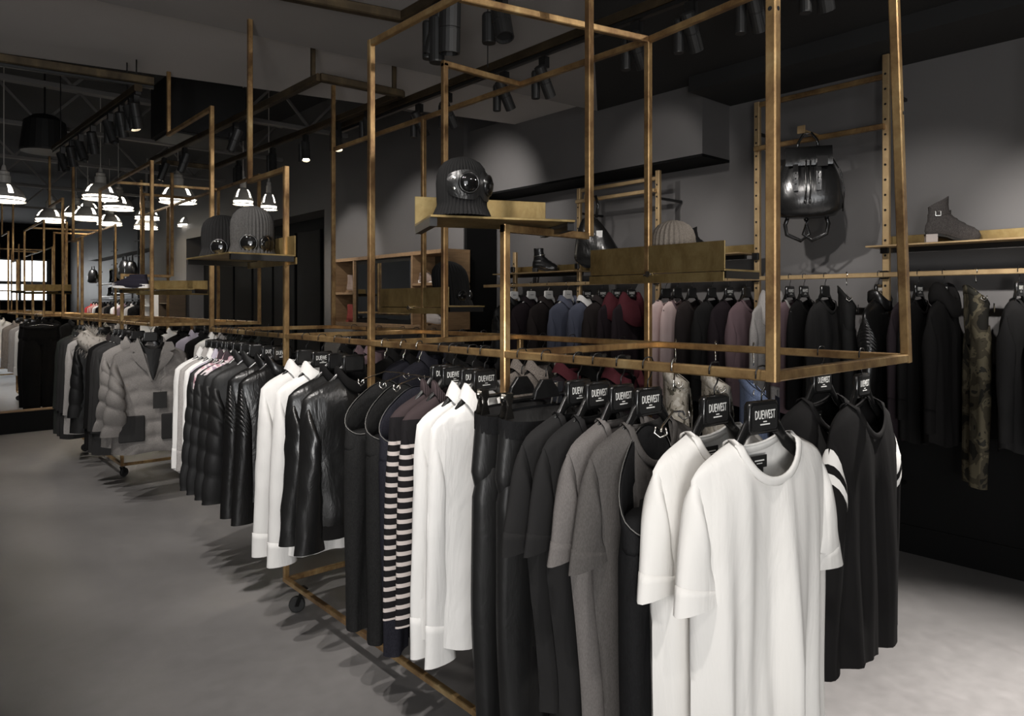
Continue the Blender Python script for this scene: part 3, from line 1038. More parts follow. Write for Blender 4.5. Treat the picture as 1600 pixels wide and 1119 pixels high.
        if collar == 'fur':
            fm = MB()
            rr = random.Random(5)
            for j in range(AN):
                for k_ in range(26):
                    p = rs[j][rr.randrange(len(spec))]
                    q_ = Vector(neckpt(-PI/2 + 2*PI*j/AN)) + Vector((0, 0, .01))
                    dr = (Vector(p) - q_).normalized() + Vector((rr.uniform(-.6, .6), rr.uniform(-.6, .6), rr.uniform(-.5, .5)))
                    b0 = Vector(p) + Vector((rr.uniform(-.012, .012),)*3)
                    t3 = b0 + dr*rr.uniform(.03, .065)
                    sd = dr.cross(Vector((rr.random(), rr.random(), 1))).normalized()*.0035
                    fm.add([b0 - sd, b0 + sd, t3], [(0, 1, 2)])
            parts.append(('fur', fm.mesh('garment_fur', m_white), 'c'))
    elif collar == 'lapel':
        for s in (-1, 1):
            def lap(u, v, s=s):
                # from neck point down to the closing button
                z = zn + .01 - v*.30
                xi = nw*(1 - v)**.9 + .005
                wl = .075*(math.sin(PI*min(1, v*1.15 + .12)))**.7*(1 - v*.55) + .012
                if .20 < v < .30: wl *= .62
                x = xi + wl*(u + 1)/2*1.15
                y = -(th*(1 - math.exp(-max(0, zn - z + .02)/.07)) + .019)*1.02 - q - .008 - .006*(1 - u)
                return (s*x, y, z)
            parts.append(('lapel', MB().grid(6, 20, lap).mesh('garment_lapel', m_white, smooth=True), 'c'))
        rs = []
        for j in range(AN + 1):
            a = -PI*.12 + (PI*1.24)*j/AN
            p = neckpt(a)
            dr = Vector((math.cos(a), math.sin(a)*.9, 0))
            rs.append([p + dr*o_ + Vector((0, 0, u_)) for o_, u_ in ((0, -.005), (.004, .04), (.012, .045), (.03, .005), (.034, -.02))])
        parts.append(('collar', MB().rings(rs, closed=False).mesh('garment_collar', m_white, smooth=True), 'c'))
    if zip:
        zz = MB()
        z0 = zn - scf - .01
        steps = 24
        pts = []
        for i in range(steps + 1):
            v = i/steps
            p = panel(-1)(.0 if zip is True else zip, .02 + v*.97)
            pts.append((p[0], p[1] - .004, p[2]))
        zz.tube(pts, .0042, 6, flat=.6)
        parts.append(('zipper', zz.mesh('garment_zip', m_steel), 'z'))
    if band:
        def hb(side):
            f0 = panel(side)
            def fn(u, v):
                p = f0(u, 1 - band*L/(L)*(1 - v))
                return (p[0]*1.0, p[1]*1.0 + side*.003*(1 - abs(u)**4), p[2])
            return fn
        hm = MB().grid(nu, 5, hb(-1)).grid(nu, 5, hb(1), True)
        parts.append(('hem_band', hm.mesh('garment_hem', m_white, smooth=True, merge=.0012), 'c'))
    if tag_:
        p = neckpt(PI/2)
        parts.append(('neck_label', MB().box((.02, p.y - .008, p.z - .040), (.056, .002, .03)).box((.023, p.y - .0085, p.z - .062), (.022, .002, .016)).mesh('garment_label', m_black), 't'))
        parts.append(('label_print', MB().box((.02, p.y - .0095, p.z - .037), (.034, .0008, .003)).box((.02, p.y - .0095, p.z - .044), (.02, .0008, .002)).mesh('label_print', m_white), 't2'))
    return parts


def gpants(ww=.19, L=1.0, hip=.215, th=.045, lw=.10, hemw=.075, droop=.04, seed=1, waist='plain', fold=.008, ztop=-.165, fld=False, twist=0.0, tiltx=0.0):
    """trousers clipped at the waist; fld: folded lengthwise, one leg behind the other"""
    rnd = random.Random(seed)
    parts = []
    zc = ztop - .27
    n = 32
    rs = []

    def outline(f, w, d, z, dr=0, nn=n):
        ring = []
        for j in range(nn):
            a = 2*PI*j/nn
            ca, sa = math.cos(a), math.sin(a)
            x = w*math.copysign(abs(ca)**.8, ca)
            y = d*math.copysign(abs(sa)**.8, sa)
            y += fold*math.sin(x*45 + seed + f*2)*(1 - abs(ca)**4)*f
            ring.append((x, y, z + dr*sa))
        return ring
    for i in range(15):
        f = i/14
        z = ztop + (zc - ztop)*f
        sh_ = 1 - .12*max(0, f - .65)/.35
        rs.append(outline(f, (ww + (hip - ww)*min(1, f*1.6))*sh_, th*(1 - .15*f)*sh_**2, z, droop*(1 - f)**2))
    for i in range(15):       # hung by one end of the waist: the other end sags
        f = i/14
        rs[i] = [(p[0], p[1], p[2] + tiltx*(p[0] - ww)*(1 - f)**1.2) for p in rs[i]]
    inner = [[(p[0]*.975, p[1]*.93, p[2]) for p in rs[0]], [(p[0]*.95, p[1]*.85, p[2] - .10) for p in rs[0]]]
    m = MB().rings(inner[::-1] + rs, False, False)
    for s in (-1, 1):
        lr = []
        for i in range(22):
            f = i/21
            z = zc + .11 - (L - .27 + .11)*f
            w = hip*.53*(1 - f*.0) * (1 - f) ** .6 + hemw*(1 - (1 - f) ** .6)
            w = lerp(((0, hip*.40), (.10, hip*.50), (.4, lw), (1, hemw)), f)
            cx = s*(hip*.495 + twist*f)
            d = th*lerp(((0, .66), (.12, .84), (1, .66)), f)
            yo = (.012*s if fld else 0)
            lr.append([(cx + p[0], p[1] + yo + .008*math.sin(f*3 + seed), p[2]) for p in outline(.6 + f, w, d, z, 0, 20)])
        m.rings(lr, True, False)
    parts.append(('trousers_body', m.mesh('trousers_body', m_white, smooth=True), 'm'))
    # waistband
    wb = []
    for dz, g in ((.004, .985), (.006, 1.02), (-.036, 1.03), (-.04, 1.0)):
        wb.append([(p[0]*g, p[1]*(g + .02), p[2] + dz) for p in rs[0]])
    if waist == 'elastic':
        wb = []
        for i in range(9):
            dz = .008 - .055*i/8
            ring = []
            for j, p in enumerate(outline(0, ww, th, ztop, droop, 72)):
                g = 1.03 + .018*(i % 2) + .012*math.sin(j*2.6)
                ring.append((p[0]*(1.02 + .01*math.sin(j*2.6)), p[1]*g, p[2] + dz))
            wb.append(ring)
    parts.append(('waistband', MB().rings(wb).mesh('trousers_waistband', m_white, smooth=True), 'c'))
    if waist == 'jeans':
        MBt = MB().lathe([(.009, 0), (.009, .003), (.004, .005)], 12, (0, -th*1.05 - .002, ztop - droop - .018 - tiltx*ww), Matrix.Rotation(PI/2, 3, 'X'))
        parts.append(('button', MBt.mesh('button', m_steel), 'z'))
        lp = MB()
        for x in (-.12, .12):
            yy = -th*1.06
            lp.box((x, yy - .001, ztop - droop*.8 - .016 + tiltx*(x - ww)), (.012, .004, .05))
        parts.append(('belt_loop', lp.mesh('belt_loop', m_white), 'c'))
        MBs = MB().tube([(p[0]*1.035, p[1]*1.06, p[2] + .004) for p in rs[0]] + [(rs[0][0][0]*1.035, rs[0][0][1], rs[0][0][2] + .004)], .0016, 5)
        parts.append(('stitching', MBs.mesh('stitching', m_white), 's'))
    if waist == 'elastic' or waist == 'string':
        st = MB().tube([(-.01, -th - .006, ztop - droop - .02), (-.03, -th - .014, ztop - droop - .10), (-.02, -th - .012, ztop - droop - .20)], .0028, 6)
        st.tube([(.01, -th - .006, ztop - droop - .02), (.02, -th - .014, ztop - droop - .09), (.035, -th - .012, ztop - droop - .17)], .0028, 6)
        parts.append(('drawstring', st.mesh('drawstring', m_white), 's'))
    return parts


GC = {}
HUNG = []


def garment(key, label, cat, loc, rz=0, mats=None, group=None, name=None, **kw):
    """builds the meshes of a kind once and hangs a copy of every part at loc"""
    fn = kw.pop('fn', gtop)
    kk = (key, tuple(sorted((a, str(b)) for a, b in kw.items())))
    if kk not in GC: GC[kk] = fn(**kw)
    t = thing(name or cat.replace(' ', '_'), label, cat, loc, rz, group)
    ys = [v.co.y for _, me, _k in GC[kk] for v in me.vertices]
    t['_t'] = max(ys) - min(ys)
    HUNG.append((t, loc))
    mm = dict(c=mats['m'], z=m_steel, s=mats['m'], t=m_black, t2=m_white)
    mm.update(mats)
    for nm, me, k in GC[kk]:
        link(nm, me, t, mm[k])
    return t


# fabrics
f_white = mat('white_jersey', (.76, .745, .715), .85, 0, 'cloth', (.70, .685, .655), bump=.2)
f_whiteshirt = mat('white_poplin', (.74, .73, .71), .75, 0, 'cloth', (.68, .67, .65), bump=.22)
f_char = mat('charcoal_jersey', (.021, .0205, .0205), .9, 0, 'cloth', (.016, .0155, .0155), bump=.2)
f_chardk = mat('black_jersey', (.0105, .010, .010), .9, 0, 'cloth', (.0075, .007, .007), bump=.2)
f_heather = mat('heather_grey', (.17, .157, .15), .9, 0, 'heather', (.135, .124, .118), bump=.2)
f_heather2 = mat('mid_heather', (.10, .093, .088), .9, 0, 'heather', (.077, .071, .067), bump=.2)
f_black = mat('black_wool', (.0075, .0072, .0072), .85, 0, 'cloth', (.0055, .0052, .0052), bump=.2)
f_blackdenim = mat('black_denim', (.011, .011, .0115), .8, 0, 'heather', (.007, .007, .0075), bump=.3)
f_greydenim = mat('washed_black_denim', (.018, .018, .0178), .8, 0, 'heather', (.010, .010, .010), bump=.3)
f_indigo = mat('indigo_denim', (.024, .024, .032), .8, 0, 'heather', (.013, .013, .018), bump=.3)
f_blue = mat('mid_blue_denim', (.15, .19, .29), .8, 0, 'heather', (.09, .115, .19), bump=.3)
f_nylon = mat('black_nylon', (.012, .012, .012), .30, 0, 'crinkle', (.009, .009, .009), bump=.35, scale=11, spec=.6)
f_leather = mat('biker_leather', (.008, .0077, .0077), .28, 0, 'crinkle', (.008, .008, .008), bump=.3, scale=16, spec=.55)
f_puff = mat('matt_puffer', (.0095, .0093, .0096), .55, 0, 'crinkle', (.007, .007, .007), bump=.3, scale=9, spec=.35)
f_puffgrey = mat('grey_tweed', (.24, .225, .213), .85, 0, 'heather', (.16, .15, .142), bump=.2)
f_coat = mat('dark_grey_coat', (.03, .0295, .0295), .75, 0, 'cloth', (.022, .0215, .0215), bump=.2)
f_greenblack = mat('green_black_twill', (.028, .031, .028), .7, 0, 'cloth', (.02, .022, .02), bump=.2)
f_fur = mat('pale_fur', (.56, .52, .47), .9, 0, 'cloth', (.36, .33, .3))
f_brown = mat('brown_rib_knit', (.065, .048, .05), .9, 0, 'knit', (.03, .022, .023), scale=45, bump=.5)
f_stripe = mat('striped_knit', (.012, .011, .012), .85, 0, 'stripes', (.55, .49, .46), scale=27, duty=.62, above=-.335, yoke=(.05, .037, .038), bump=.15)
f_maroon = mat('maroon_wool', (.085, .021, .027), .85, 0, 'cloth', (.055, .013, .018), bump=.15)
f_plum = mat('plum_black_wool', (.024, .018, .021), .88, 0, 'cloth', (.017, .0125, .015), bump=.15)
f_brownblk = mat('brown_black_wool', (.032, .026, .0255), .88, 0, 'cloth', (.022, .018, .0175), bump=.15)
f_slate = mat('slate_blue_cotton', (.13, .14, .19), .8, 0, 'cloth', (.09, .10, .14), bump=.15)
f_pink = mat('pale_pink_cotton', (.66, .52, .50), .85, 0, 'cloth', (.48, .35, .34), bump=.15)
f_mauve = mat('mauve_cotton', (.16, .11, .12), .85, 0, 'cloth', (.11, .075, .085), bump=.15)
f_ltgrey = mat('light_grey_fleece', (.40, .38, .365), .9, 0, 'heather', (.28, .265, .255), bump=.2)
f_tweed = mat('oat_tweed', (.36, .32, .28), .9, 0, 'heather', (.12, .10, .09), bump=.3)
f_camo = mat('camouflage_twill', (.1, .09, .06), .8, 0, 'blotch', scale=7, stops=((0, (.018, .017, .014)), (.42, (.06, .052, .036)), (.52, (.12, .105, .07)), (.6, (.035, .034, .028))), bump=.2)
f_print = mat('pale_printed_cotton', (.4, .38, .33), .8, 0, 'blotch', scale=26, stops=((0, (.10, .09, .07)), (.4, (.36, .33, .28)), (.55, (.5, .47, .42)), (.68, (.2, .18, .14))), bump=.2)
f_floral = mat('pink_floral_cotton', (.5, .4, .42), .8, 0, 'blotch', scale=16, stops=((0, (.04, .03, .035)), (.4, (.5, .3, .34)), (.5, (.62, .55, .56)), (.63, (.3, .22, .28))), bump=.2)
f_plaid = mat('red_plaid', (.35, .05, .05), .8, 0, 'plaid', (.5, .42, .36), scale=9)
f_red = mat('red_cotton', (.45, .05, .05), .8, 0, 'cloth')
f_lilac = mat('pale_lilac_cotton', (.42, .39, .45), .8, 0, 'cloth', (.33, .3, .36))
f_paper = mat('paper_tag', (.6, .58, .54), .7)
f_stitch = mat('pale_stitch', (.16, .155, .145), .8)
f_lining = mat('dark_lining', (.012, .012, .012), .6)

# ------------------------------------------------------------------ hanging the stock
rng = random.Random(3)


def pair(hk, hlabel, hgroup, key, label, cat, loc, rz, mats, group, dz=0, dx=0, **kw):
    hanger(hk, loc, rz, hlabel, hgroup)
    l2 = (loc[0] + dx, loc[1], loc[2] + dz)
    return garment(key, label, cat, l2, rz, mats, group, **kw)


def off_posts(y):      # keep the clothes clear of the posts below the rails
    for q in (1.8135, 2.7035, 3.5835, 7.11, 8.0, 8.88):
        if abs(y - q) < .055: return q + (.055 if y >= q else -.055)
    return y


def ya(px):            # position along the front rail of a hook seen at this pixel column
    return off_posts(at(px, X=AX).y)


def yb(px):
    return off_posts(at(px, X=BX).y)


def yw(px):
    return at(px, X=WX - .038).y


HG, GG = 'hangers on the front rail of the near rack', 'clothes on the front rail of the near rack'
TEE = dict(seed=2, nu=44, nv=50, L=.72, sw=.235, bw=.24, hw=.235, sl=.285, cw=.09, sx=.065, nw=.098, scf=.092, scb=.03, drop=.055, th=.036, fold=.028, tag_=True, cuff=(.045, 1.012), sdy=.036, sdy_end=.32, fb=.012, ztop=-.155)


def A(px, y=None): return (AX, ya(px) if y is None else y, RAIL_TOP)


pair('black', 'black hanger holding the frontmost white tee', HG, 'tee', 'frontmost white crew neck tee facing the camera', 'T-shirt', (AX - .012, .866, RAIL_TOP), R(-9), dict(m=f_white), GG, **TEE)
pair('black', 'black hanger holding the white tee behind the frontmost one', HG, 'tee', 'white tee whose left shoulder shows behind the frontmost tee', 'T-shirt', A(1116), R(-3), dict(m=f_white), GG, **dict(TEE, seed=4, sl=.29, nu=26, nv=30))
JEAN = dict(fn=gpants, waist='jeans')
f_trouser = mat('coated_trouser', (.014, .0138, .0138), .42, 0, 'crinkle', (.01, .01, .01), bump=.2, scale=12, spec=.3)
pair('wire', 'steel wire clip hanger of the black jeans next to the white tees', HG, 'jeans', 'black jeans with open tilted waist next to the white tees', 'jeans', A(1052), R(24), dict(m=f_blackdenim, s=f_stitch), GG, L=1.12, dx=-.11, tiltx=.55, droop=.06, th=.07, ww=.16, hip=.175, ztop=-.20, seed=3, **JEAN)
HT = dict(L=.86, sw=.235, bw=.225, hw=.165, sl=.28, cw=.082, sx=.065, nw=.085, scf=.11, scb=.02, th=.03, fold=.02, cuff=(.04, 1.012), drop=.06, sdy=.036, sdy_end=.34)
pair('black', 'black hanger of the grey tee nearest the black jeans', HG, 'tee2', 'mid grey heather tee next to the black jeans', 'T-shirt', A(1012), R(-2), dict(m=f_heather2), GG, **dict(HT, seed=5, sl=.28))
pair('black', 'black hanger of the light grey tee', HG, 'tee2', 'lightest grey heather tee in the middle of the dark tees', 'T-shirt', A(970), R(2), dict(m=f_heather), GG, **dict(HT, seed=6))
pair('black', 'black hanger of the charcoal tee beside the light grey tee', HG, 'tee2', 'charcoal tee left of the light grey tee', 'T-shirt', A(933), R(1.5), dict(m=f_char), GG, **dict(HT, seed=7))
pair('black', 'black hanger of the charcoal tee next to the jogger trousers', HG, 'tee2', 'charcoal tee with wide sleeve next to the leather trousers', 'T-shirt', A(903), R(1.5), dict(m=f_char), GG, **dict(HT, seed=8, cw=.095, sl=.30, sw=.245))
JOG = dict(fn=gpants, waist='elastic', L=1.10, th=.05, ww=.19, hip=.21, droop=.015, lw=.105, hemw=.075, ztop=-.195)
pair('clip', 'clip hanger of the nearer black drawstring trousers', HG, 'jog', 'nearer black drawstring trousers with elastic waist on a clip hanger', 'trousers', A(853), R(1.5), dict(m=f_trouser, c=f_blackdenim, s=f_black), GG, seed=4, **JOG)
pair('clip', 'clip hanger of the farther black drawstring trousers', HG, 'jog', 'farther black drawstring trousers beside the white poplin shirts', 'trousers', A(815), R(1.5), dict(m=f_trouser, c=f_blackdenim, s=f_black), GG, seed=5, **JOG)
SH = dict(L=.80, sw=.225, bw=.245, hw=.25, sl=.79, cw=.062, sx=.03, nw=.07, scf=.06, scb=.012, th=.045, fold=.02, collar='shirt', cuff=(.085, 1.03), hem='tail', tail=.05, drop=.07, crumple=.0065)
pair('black', 'black hanger of the nearer white poplin shirt', HG, 'shirt', 'nearer white poplin shirt with long sleeve beside the drawstring trousers', 'shirt', A(757), R(1.5), dict(m=f_whiteshirt), GG, **dict(SH, seed=3))
pair('black', 'black hanger of the farther white poplin shirt', HG, 'shirt', 'farther white poplin shirt beside the striped sweaters', 'shirt', A(738), R(-2), dict(m=f_whiteshirt), GG, **dict(SH, seed=9))
KN = dict(L=.80, sw=.225, bw=.235, hw=.235, sl=.72, cw=.058, sx=.03, nw=.08, scf=.07, th=.04, fold=.01, collar='knit', drop=.07)
pair('black', 'black hanger of the nearer striped sweater', HG, 'knit', 'nearer black sweater with pale stripes and brown ribbed yoke', 'sweater', A(708), R(2), dict(m=f_stripe, c=f_brown), GG, **dict(KN, seed=3))
pair('black', 'black hanger of the farther striped sweater', HG, 'knit', 'farther black sweater with pale stripes next to the blue-black jeans', 'sweater', A(692), R(-2), dict(m=f_stripe, c=f_brown), GG, **dict(KN, seed=6))
for y_, who in ((ya(708), 'nearer'), (ya(692), 'farther')):
    pass
for k, (px, lab, mm, rz) in enumerate(((655, 'indigo jeans with a pale waist tag next to the striped sweaters', dict(m=f_indigo, s=f_stitch), 22), (630, 'middle pair of the three jeans, faded black', dict(m=f_greydenim, s=f_stitch), 26), (601, 'washed black jeans next to the shiny nylon jackets', dict(m=f_greydenim, s=f_stitch), 20))):
    pair('wire', 'steel clip hanger of the ' + ('indigo jeans', 'middle faded black jeans', 'washed black jeans by the nylon jackets')[k], HG, 'jeans', lab, 'jeans', A(px), R(rz), mm, GG, L=.96, dx=-.05, tiltx=.5, droop=.05, th=.06, ww=.15, hip=.165, ztop=-.20, lw=.08, hemw=.06, seed=10 + k, **JEAN)
BO = dict(L=.70, sw=.23, bw=.26, hw=.235, sl=.66, cw=.07, sx=.06, nw=.07, scf=.07, th=.045, fold=.012, collar='knit', drop=.07, zip=True, cuff=(.075, .98), band=.10, crumple=.012, sdy=.07, elbow=.02)
pair('plain', 'unprinted black hanger of the nearer nylon bomber jacket', HG, 'bomber', 'nearer shiny black nylon bomber jacket with silver zip', 'jacket', A(552), R(1.5), dict(m=f_nylon, c=f_black), GG, **dict(BO, seed=3))
pair('plain', 'unprinted black hanger of the farther nylon bomber jacket', HG, 'bomber', 'farther shiny black nylon bomber jacket beside the white jackets', 'jacket', A(528), R(1.5), dict(m=f_nylon, c=f_black), GG, **dict(BO, seed=8))
WJ = dict(SH, L=.82, sl=.80, th=.04, fold=.012, cuff=(.07, 1.06), cw=.07, sx=.05, elbow=.01, sdy=.055)
pair('black', 'black hanger of the nearer white overshirt', HG, 'wjk', 'nearer white overshirt beside the nylon bomber jackets', 'overshirt', A(503), R(2), dict(m=f_whiteshirt), GG, **dict(WJ, seed=13))
pair('plain', 'black hanger of the farther white overshirt', HG, 'wjk', 'farther white overshirt beside the leather biker jackets', 'overshirt', A(478), R(1.5), dict(m=f_whiteshirt), GG, **dict(WJ, seed=14))
BK = dict(L=.70, sw=.225, bw=.24, hw=.235, sl=.72, cw=.065, sx=.05, nw=.07, scf=.07, th=.04, fold=.008, collar='stand', drop=.07, zip=.3, squilt=26, sdy=.055, elbow=.015)
pair('black', 'black hanger of the nearer leather biker jacket', HG, 'biker', 'nearer black leather biker jacket with ribbed sleeve by the white overshirts', 'jacket', A(446), R(2), dict(m=f_leather), GG, **dict(BK, seed=3))
pair('black', 'black hanger of the farther leather biker jacket', HG, 'biker', 'farther black leather biker jacket with ribbed sleeve by the puffers', 'jacket', A(424), R(-2), dict(m=f_leather), GG, **dict(BK, seed=5))
PU = dict(L=.74, sw=.235, bw=.27, hw=.265, sl=.68, cw=.08, sx=.075, nw=.07, scf=.06, th=.045, fold=.006, collar='stand', drop=.07, quilt=7, q=.010, sdy=.07, elbow=.02)
for k, (px, w) in enumerate(((403, 'first'), (389, 'second'), (376, 'third'), (364, 'fourth'))):
    pair('plain', 'hanger of the %s black puffer from the near end' % w, HG, 'puffer', '%s black puffer jacket counting from the biker jackets' % w, 'puffer jacket', A(px), R((-1, 1, 0, 1)[k]), dict(m=f_puff), GG, **dict(PU, seed=3 + k % 2))
for k, (y, mm, lab, w) in enumerate(((4.22, f_floral, 'nearest pink floral shirt behind the black puffers', 'nearest pink floral shirt'), (4.32, f_floral, 'middle pink floral shirt behind the black puffers', 'middle pink floral shirt'), (4.41, f_lilac, 'pale lilac shirt between the floral and the white shirts', 'pale lilac shirt'),
                                     (4.50, f_whiteshirt, 'nearer white shirt at the far end of the near rack', 'nearer white shirt at the far end'), (4.60, f_ltgrey, 'light grey shirt at the far end of the near rack', 'light grey shirt at the far end'), (4.69, f_whiteshirt, 'last white shirt at the far end of the near rack', 'last white shirt of the near rack'))):
    pair('far', 'black hanger of the ' + w, HG, 'shirt', lab, 'shirt', A(0, y), R(rng.uniform(-1.5, 1.5)), dict(m=mm), GG, **dict(SH, seed=3 + k % 2, sl=.62, L=.72))

# back rail of the near rack
HB, GB = 'hangers on the back rail of the near rack', 'clothes on the back rail of the near rack'


def B(px, y=None):
    y_ = yb(px) if y is None else y
    return (BX if y_ > 1.9 else BX - .04 + .04*(y_ - .84)/1.05, y_, RAIL_TOP)


DT = dict(L=.80, sw=.25, bw=.265, hw=.27, sl=.74, cw=.05, sx=.05, nw=.10, scf=.105, scb=.035, drop=.06, th=.04, fold=.03, nu=34, nv=36, sdy=.045)
pair('black', 'black hanger of the dark shirt nearest the end of the back rail', HB, 'dtee', 'dark long sleeved shirt with white sleeve bands on the back rail', 'shirt', B(1353), R(2), dict(m=f_chardk), GB, **dict(DT, seed=5))
pair('black', 'black hanger of the second dark shirt on the back rail', HB, 'dtee', 'second dark crew neck shirt, half behind the white sleeve bands', 'shirt', B(1289), R(-6), dict(m=f_chardk), GB, **dict(DT, seed=6, tag_=True, sl=.5))
# white bands of the foremost dark shirt
dark1 = [o for o in COL.objects if o.get('label') == 'dark long sleeved shirt with white sleeve bands on the back rail'][0]
for s in (-1, 1):
    src = [p for p in GC[[k for k in GC if k[0] == 'dtee' and ('seed', '5') in k[1]][0]] if p[0] == 'sleeve'][0 if s < 0 else 1][1]
    vs = [v.co.copy() for v in src.vertices]
    k = 16
    for name, i0, i1, m_ in (('sleeve_band', 3, 5, f_white), ('sleeve_band', 6, 7, f_white)):
        rs = []
        for i in range(i0, i1 + 1):
            r_ = vs[i*k:(i+1)*k]
            c = sum(r_, Vector())/k
            rs.append([c + (p - c)*1.035 for p in r_])
        MB().rings(rs).obj(name, m_, dark1, smooth=True)
PR = dict(fn=gpants, waist='string', L=.95, th=.05, ww=.14, hip=.16, droop=.03, ztop=-.14, lw=.085, hemw=.07)
pair('wire', 'steel hanger of the blue jeans on the back rail', HB, 'jeans', 'mid blue jeans with a paper tag on the back rail', 'jeans', B(1182), R(35), dict(m=f_blue, s=f_indigo), GB, L=.95, droop=.05, th=.05, ww=.15, hip=.17, ztop=-.15, seed=21, **JEAN)
pair('wire', 'steel hanger of the printed trousers nearer the blue jeans', HB, 'ptr', 'pale printed trousers next to the blue jeans on the back rail', 'trousers', B(1121), R(40), dict(m=f_print), GB, seed=3, **PR)
pair('wire', 'steel hanger of the farther printed trousers', HB, 'ptr', 'pale printed trousers behind the black jeans on the back rail', 'trousers', B(1057), R(40), dict(m=f_print), GB, seed=5, **PR)
SB = dict(SH, sl=.62, L=.70)
BR = ((972, f_plum, f_maroon, 'dark jacket with maroon collar nearer the camera on the back rail', 'shirt', 'jacket'), (935, f_black, f_black, 'plain black jacket between the two maroon collars on the back rail', 'shirt', 'jacket'), (894, f_plum, f_maroon, 'dark jacket with maroon collar farther along the back rail', 'shirt', 'jacket'),
      (848, f_tweed, f_tweed, 'nearer oat tweed shirt on the back rail', 'shirt', 'shirt'), (815, f_tweed, f_tweed, 'farther oat tweed shirt on the back rail', 'shirt', 'shirt'),
      (755, f_black, f_black, 'nearer of two black jackets left of the tweed shirts', 'shirt', 'jacket'), (722, f_black, f_black, 'farther of two black jackets left of the tweed shirts', 'shirt', 'jacket'),
      (677, f_indigo, f_indigo, 'dark indigo shirt behind the jeans on the back rail', 'shirt', 'shirt'), (650, f_indigo, f_black, 'indigo jacket behind the faded jeans on the back rail', 'shirt', 'jacket'), (628, f_black, f_black, 'black shirt behind the faded jeans on the back rail', 'shirt', 'shirt'),
      (592, f_mauve, f_mauve, 'nearer mauve shirt behind the bomber jackets', 'shirt', 'shirt'), (577, f_mauve, f_mauve, 'farther mauve shirt behind the bomber jackets', 'shirt', 'shirt'), (553, f_black, f_black, 'last black shirt on the far end of the back rail', 'shirt', 'shirt'))
for k, (px, mm, cc, lab, key, cat) in enumerate(BR):
    pair('far', 'black hanger of the ' + lab.replace(' on the back rail', ''), HB, key, lab, cat, B(px), R(rng.uniform(-1.5, 1.5)), dict(m=mm, c=cc), GB, **dict(SB, seed=3 + k % 2))

# paper tags
def swing(label, p, rz, size, m, cat='tag'):
    t = thing('swing_tag', label, cat, p, rz)
    MB().box((0, 0, -size[1]/2 - .02), (size[0], .0016, size[1])).obj('card', m, t)
    MB().tube([(0, 0, -.022), (.004, 0, -.008), (0, 0, .004)], .0008, 4).obj('string', m_darksteel, t)
    return t


swing('dark card tag with pale edge hanging from the blue jeans', (BX - .05, yb(1182) - .11, 1.285), R(40), (.07, .11), f_indigo)

# ------------------------------------------------------------------ second rack
Y2 = 6.14
H2, G2 = 'hangers on the second rack', 'clothes on the second rack'
BZ = dict(L=.86, sw=.25, bw=.29, hw=.28, sl=.62, cw=.085, sx=.10, nw=.085, scf=.10, th=.08, fold=.006, collar='lapel', drop=.07, quilt=7, q=.019, sdy=.10, elbow=.10, nu=34, nv=44, fb=.02)


def blazer(label, y, rz, seed):
    t = garment('blazer', label, 'jacket', (AX, y, RAIL_TOP), rz, dict(m=f_puffgrey, c=f_puffgrey), G2, **dict(BZ, seed=seed))
    m = MB()
    for s in (-1, 1):       # quilted inner collar
        pass
    rs = []
    for j in range(25):
        a = PI*(-.42 + 1.84*j/24)
        x, sn = .078*math.cos(a), math.sin(a)
        z = -.155 - (.10*abs(sn)**1.1 if sn < 0 else .0)
        y_ = (.085*sn if sn < 0 else .04*sn)
        rs.append([(x*(1.0 + o_), y_, z + u_ + .004*math.sin(j*2.2)) for o_, u_ in ((0, -.03), (-.02, .03), (.02, .05), (.16, .045), (.2, .0))])
    MB().rings(rs, closed=False).obj('inner_collar', f_nylon, t, smooth=True)
    MB().grid(8, 12, lambda u, v: (u*.058*(1 - v)**.8 + .0, -.132 - .004*(1 - u*u), -.20 - .25*v)).obj('dark_front', f_puff, t, smooth=True)
    for s in (-1, 1):
        MB().box((s*.15, -.122, -.82), (.18, .03, .2)).obj('pocket', f_coat, t, bevel=.006)
    return t


hanger('plain', (AX, Y2 + .03, RAIL_TOP), R(-4), 'black hanger of the foremost grey tweed blazer', H2)
blazer('foremost grey quilted tweed blazer facing the aisle entrance on the second rack', Y2 + .03, R(-6), 3)
hanger('plain', (AX, Y2 + .42, RAIL_TOP), R(2), 'black hanger of the rear grey tweed blazer', H2)
blazer('rear grey quilted tweed blazer behind the foremost one', Y2 + .42, R(3), 4)
swing('dark cardboard price tag hanging on the foremost grey blazer', (AX + .03, Y2 - .12, .92), R(-6), (.10, .13), f_coat)
CO = dict(L=.98, sw=.24, bw=.27, hw=.28, sl=.70, cw=.08, sx=.05, nw=.075, scf=.06, th=.045, fold=.012, collar='shirt', drop=.07, sdy=.065, elbow=.02, tail=0)
CO2 = dict(PU, L=.92, hw=.29)
coats = ((200, 'coat', CO, dict(m=f_coat), 'nearer dark grey coat behind the blazers', 'coat'), (194, 'coat', CO, dict(m=f_coat), 'middle dark grey coat behind the blazers', 'coat'), (187, 'coat', CO, dict(m=f_black, c=f_brownblk), 'black coat with brown collar behind the blazers', 'coat'),
         (163, 'parka', dict(CO2, collar='fur', zip=True, nw=.10), dict(m=f_puff, c=f_fur), 'black quilted parka with a pale fur hood', 'parka'), (150, 'coat', CO, dict(m=f_ltgrey), 'light grey coat showing a pale edge beside the parka', 'coat'),
         (143, 'coat', dict(CO, L=1.06), dict(m=f_coat), 'long dark coat beside the light grey one', 'coat'), (137, 'coat', dict(CO, L=1.06), dict(m=f_coat), 'last but one long dark coat on the second rack', 'coat'), (131, 'coat', dict(CO, L=1.06), dict(m=f_greenblack), 'last long dark coat at the far end of the second rack', 'coat'))
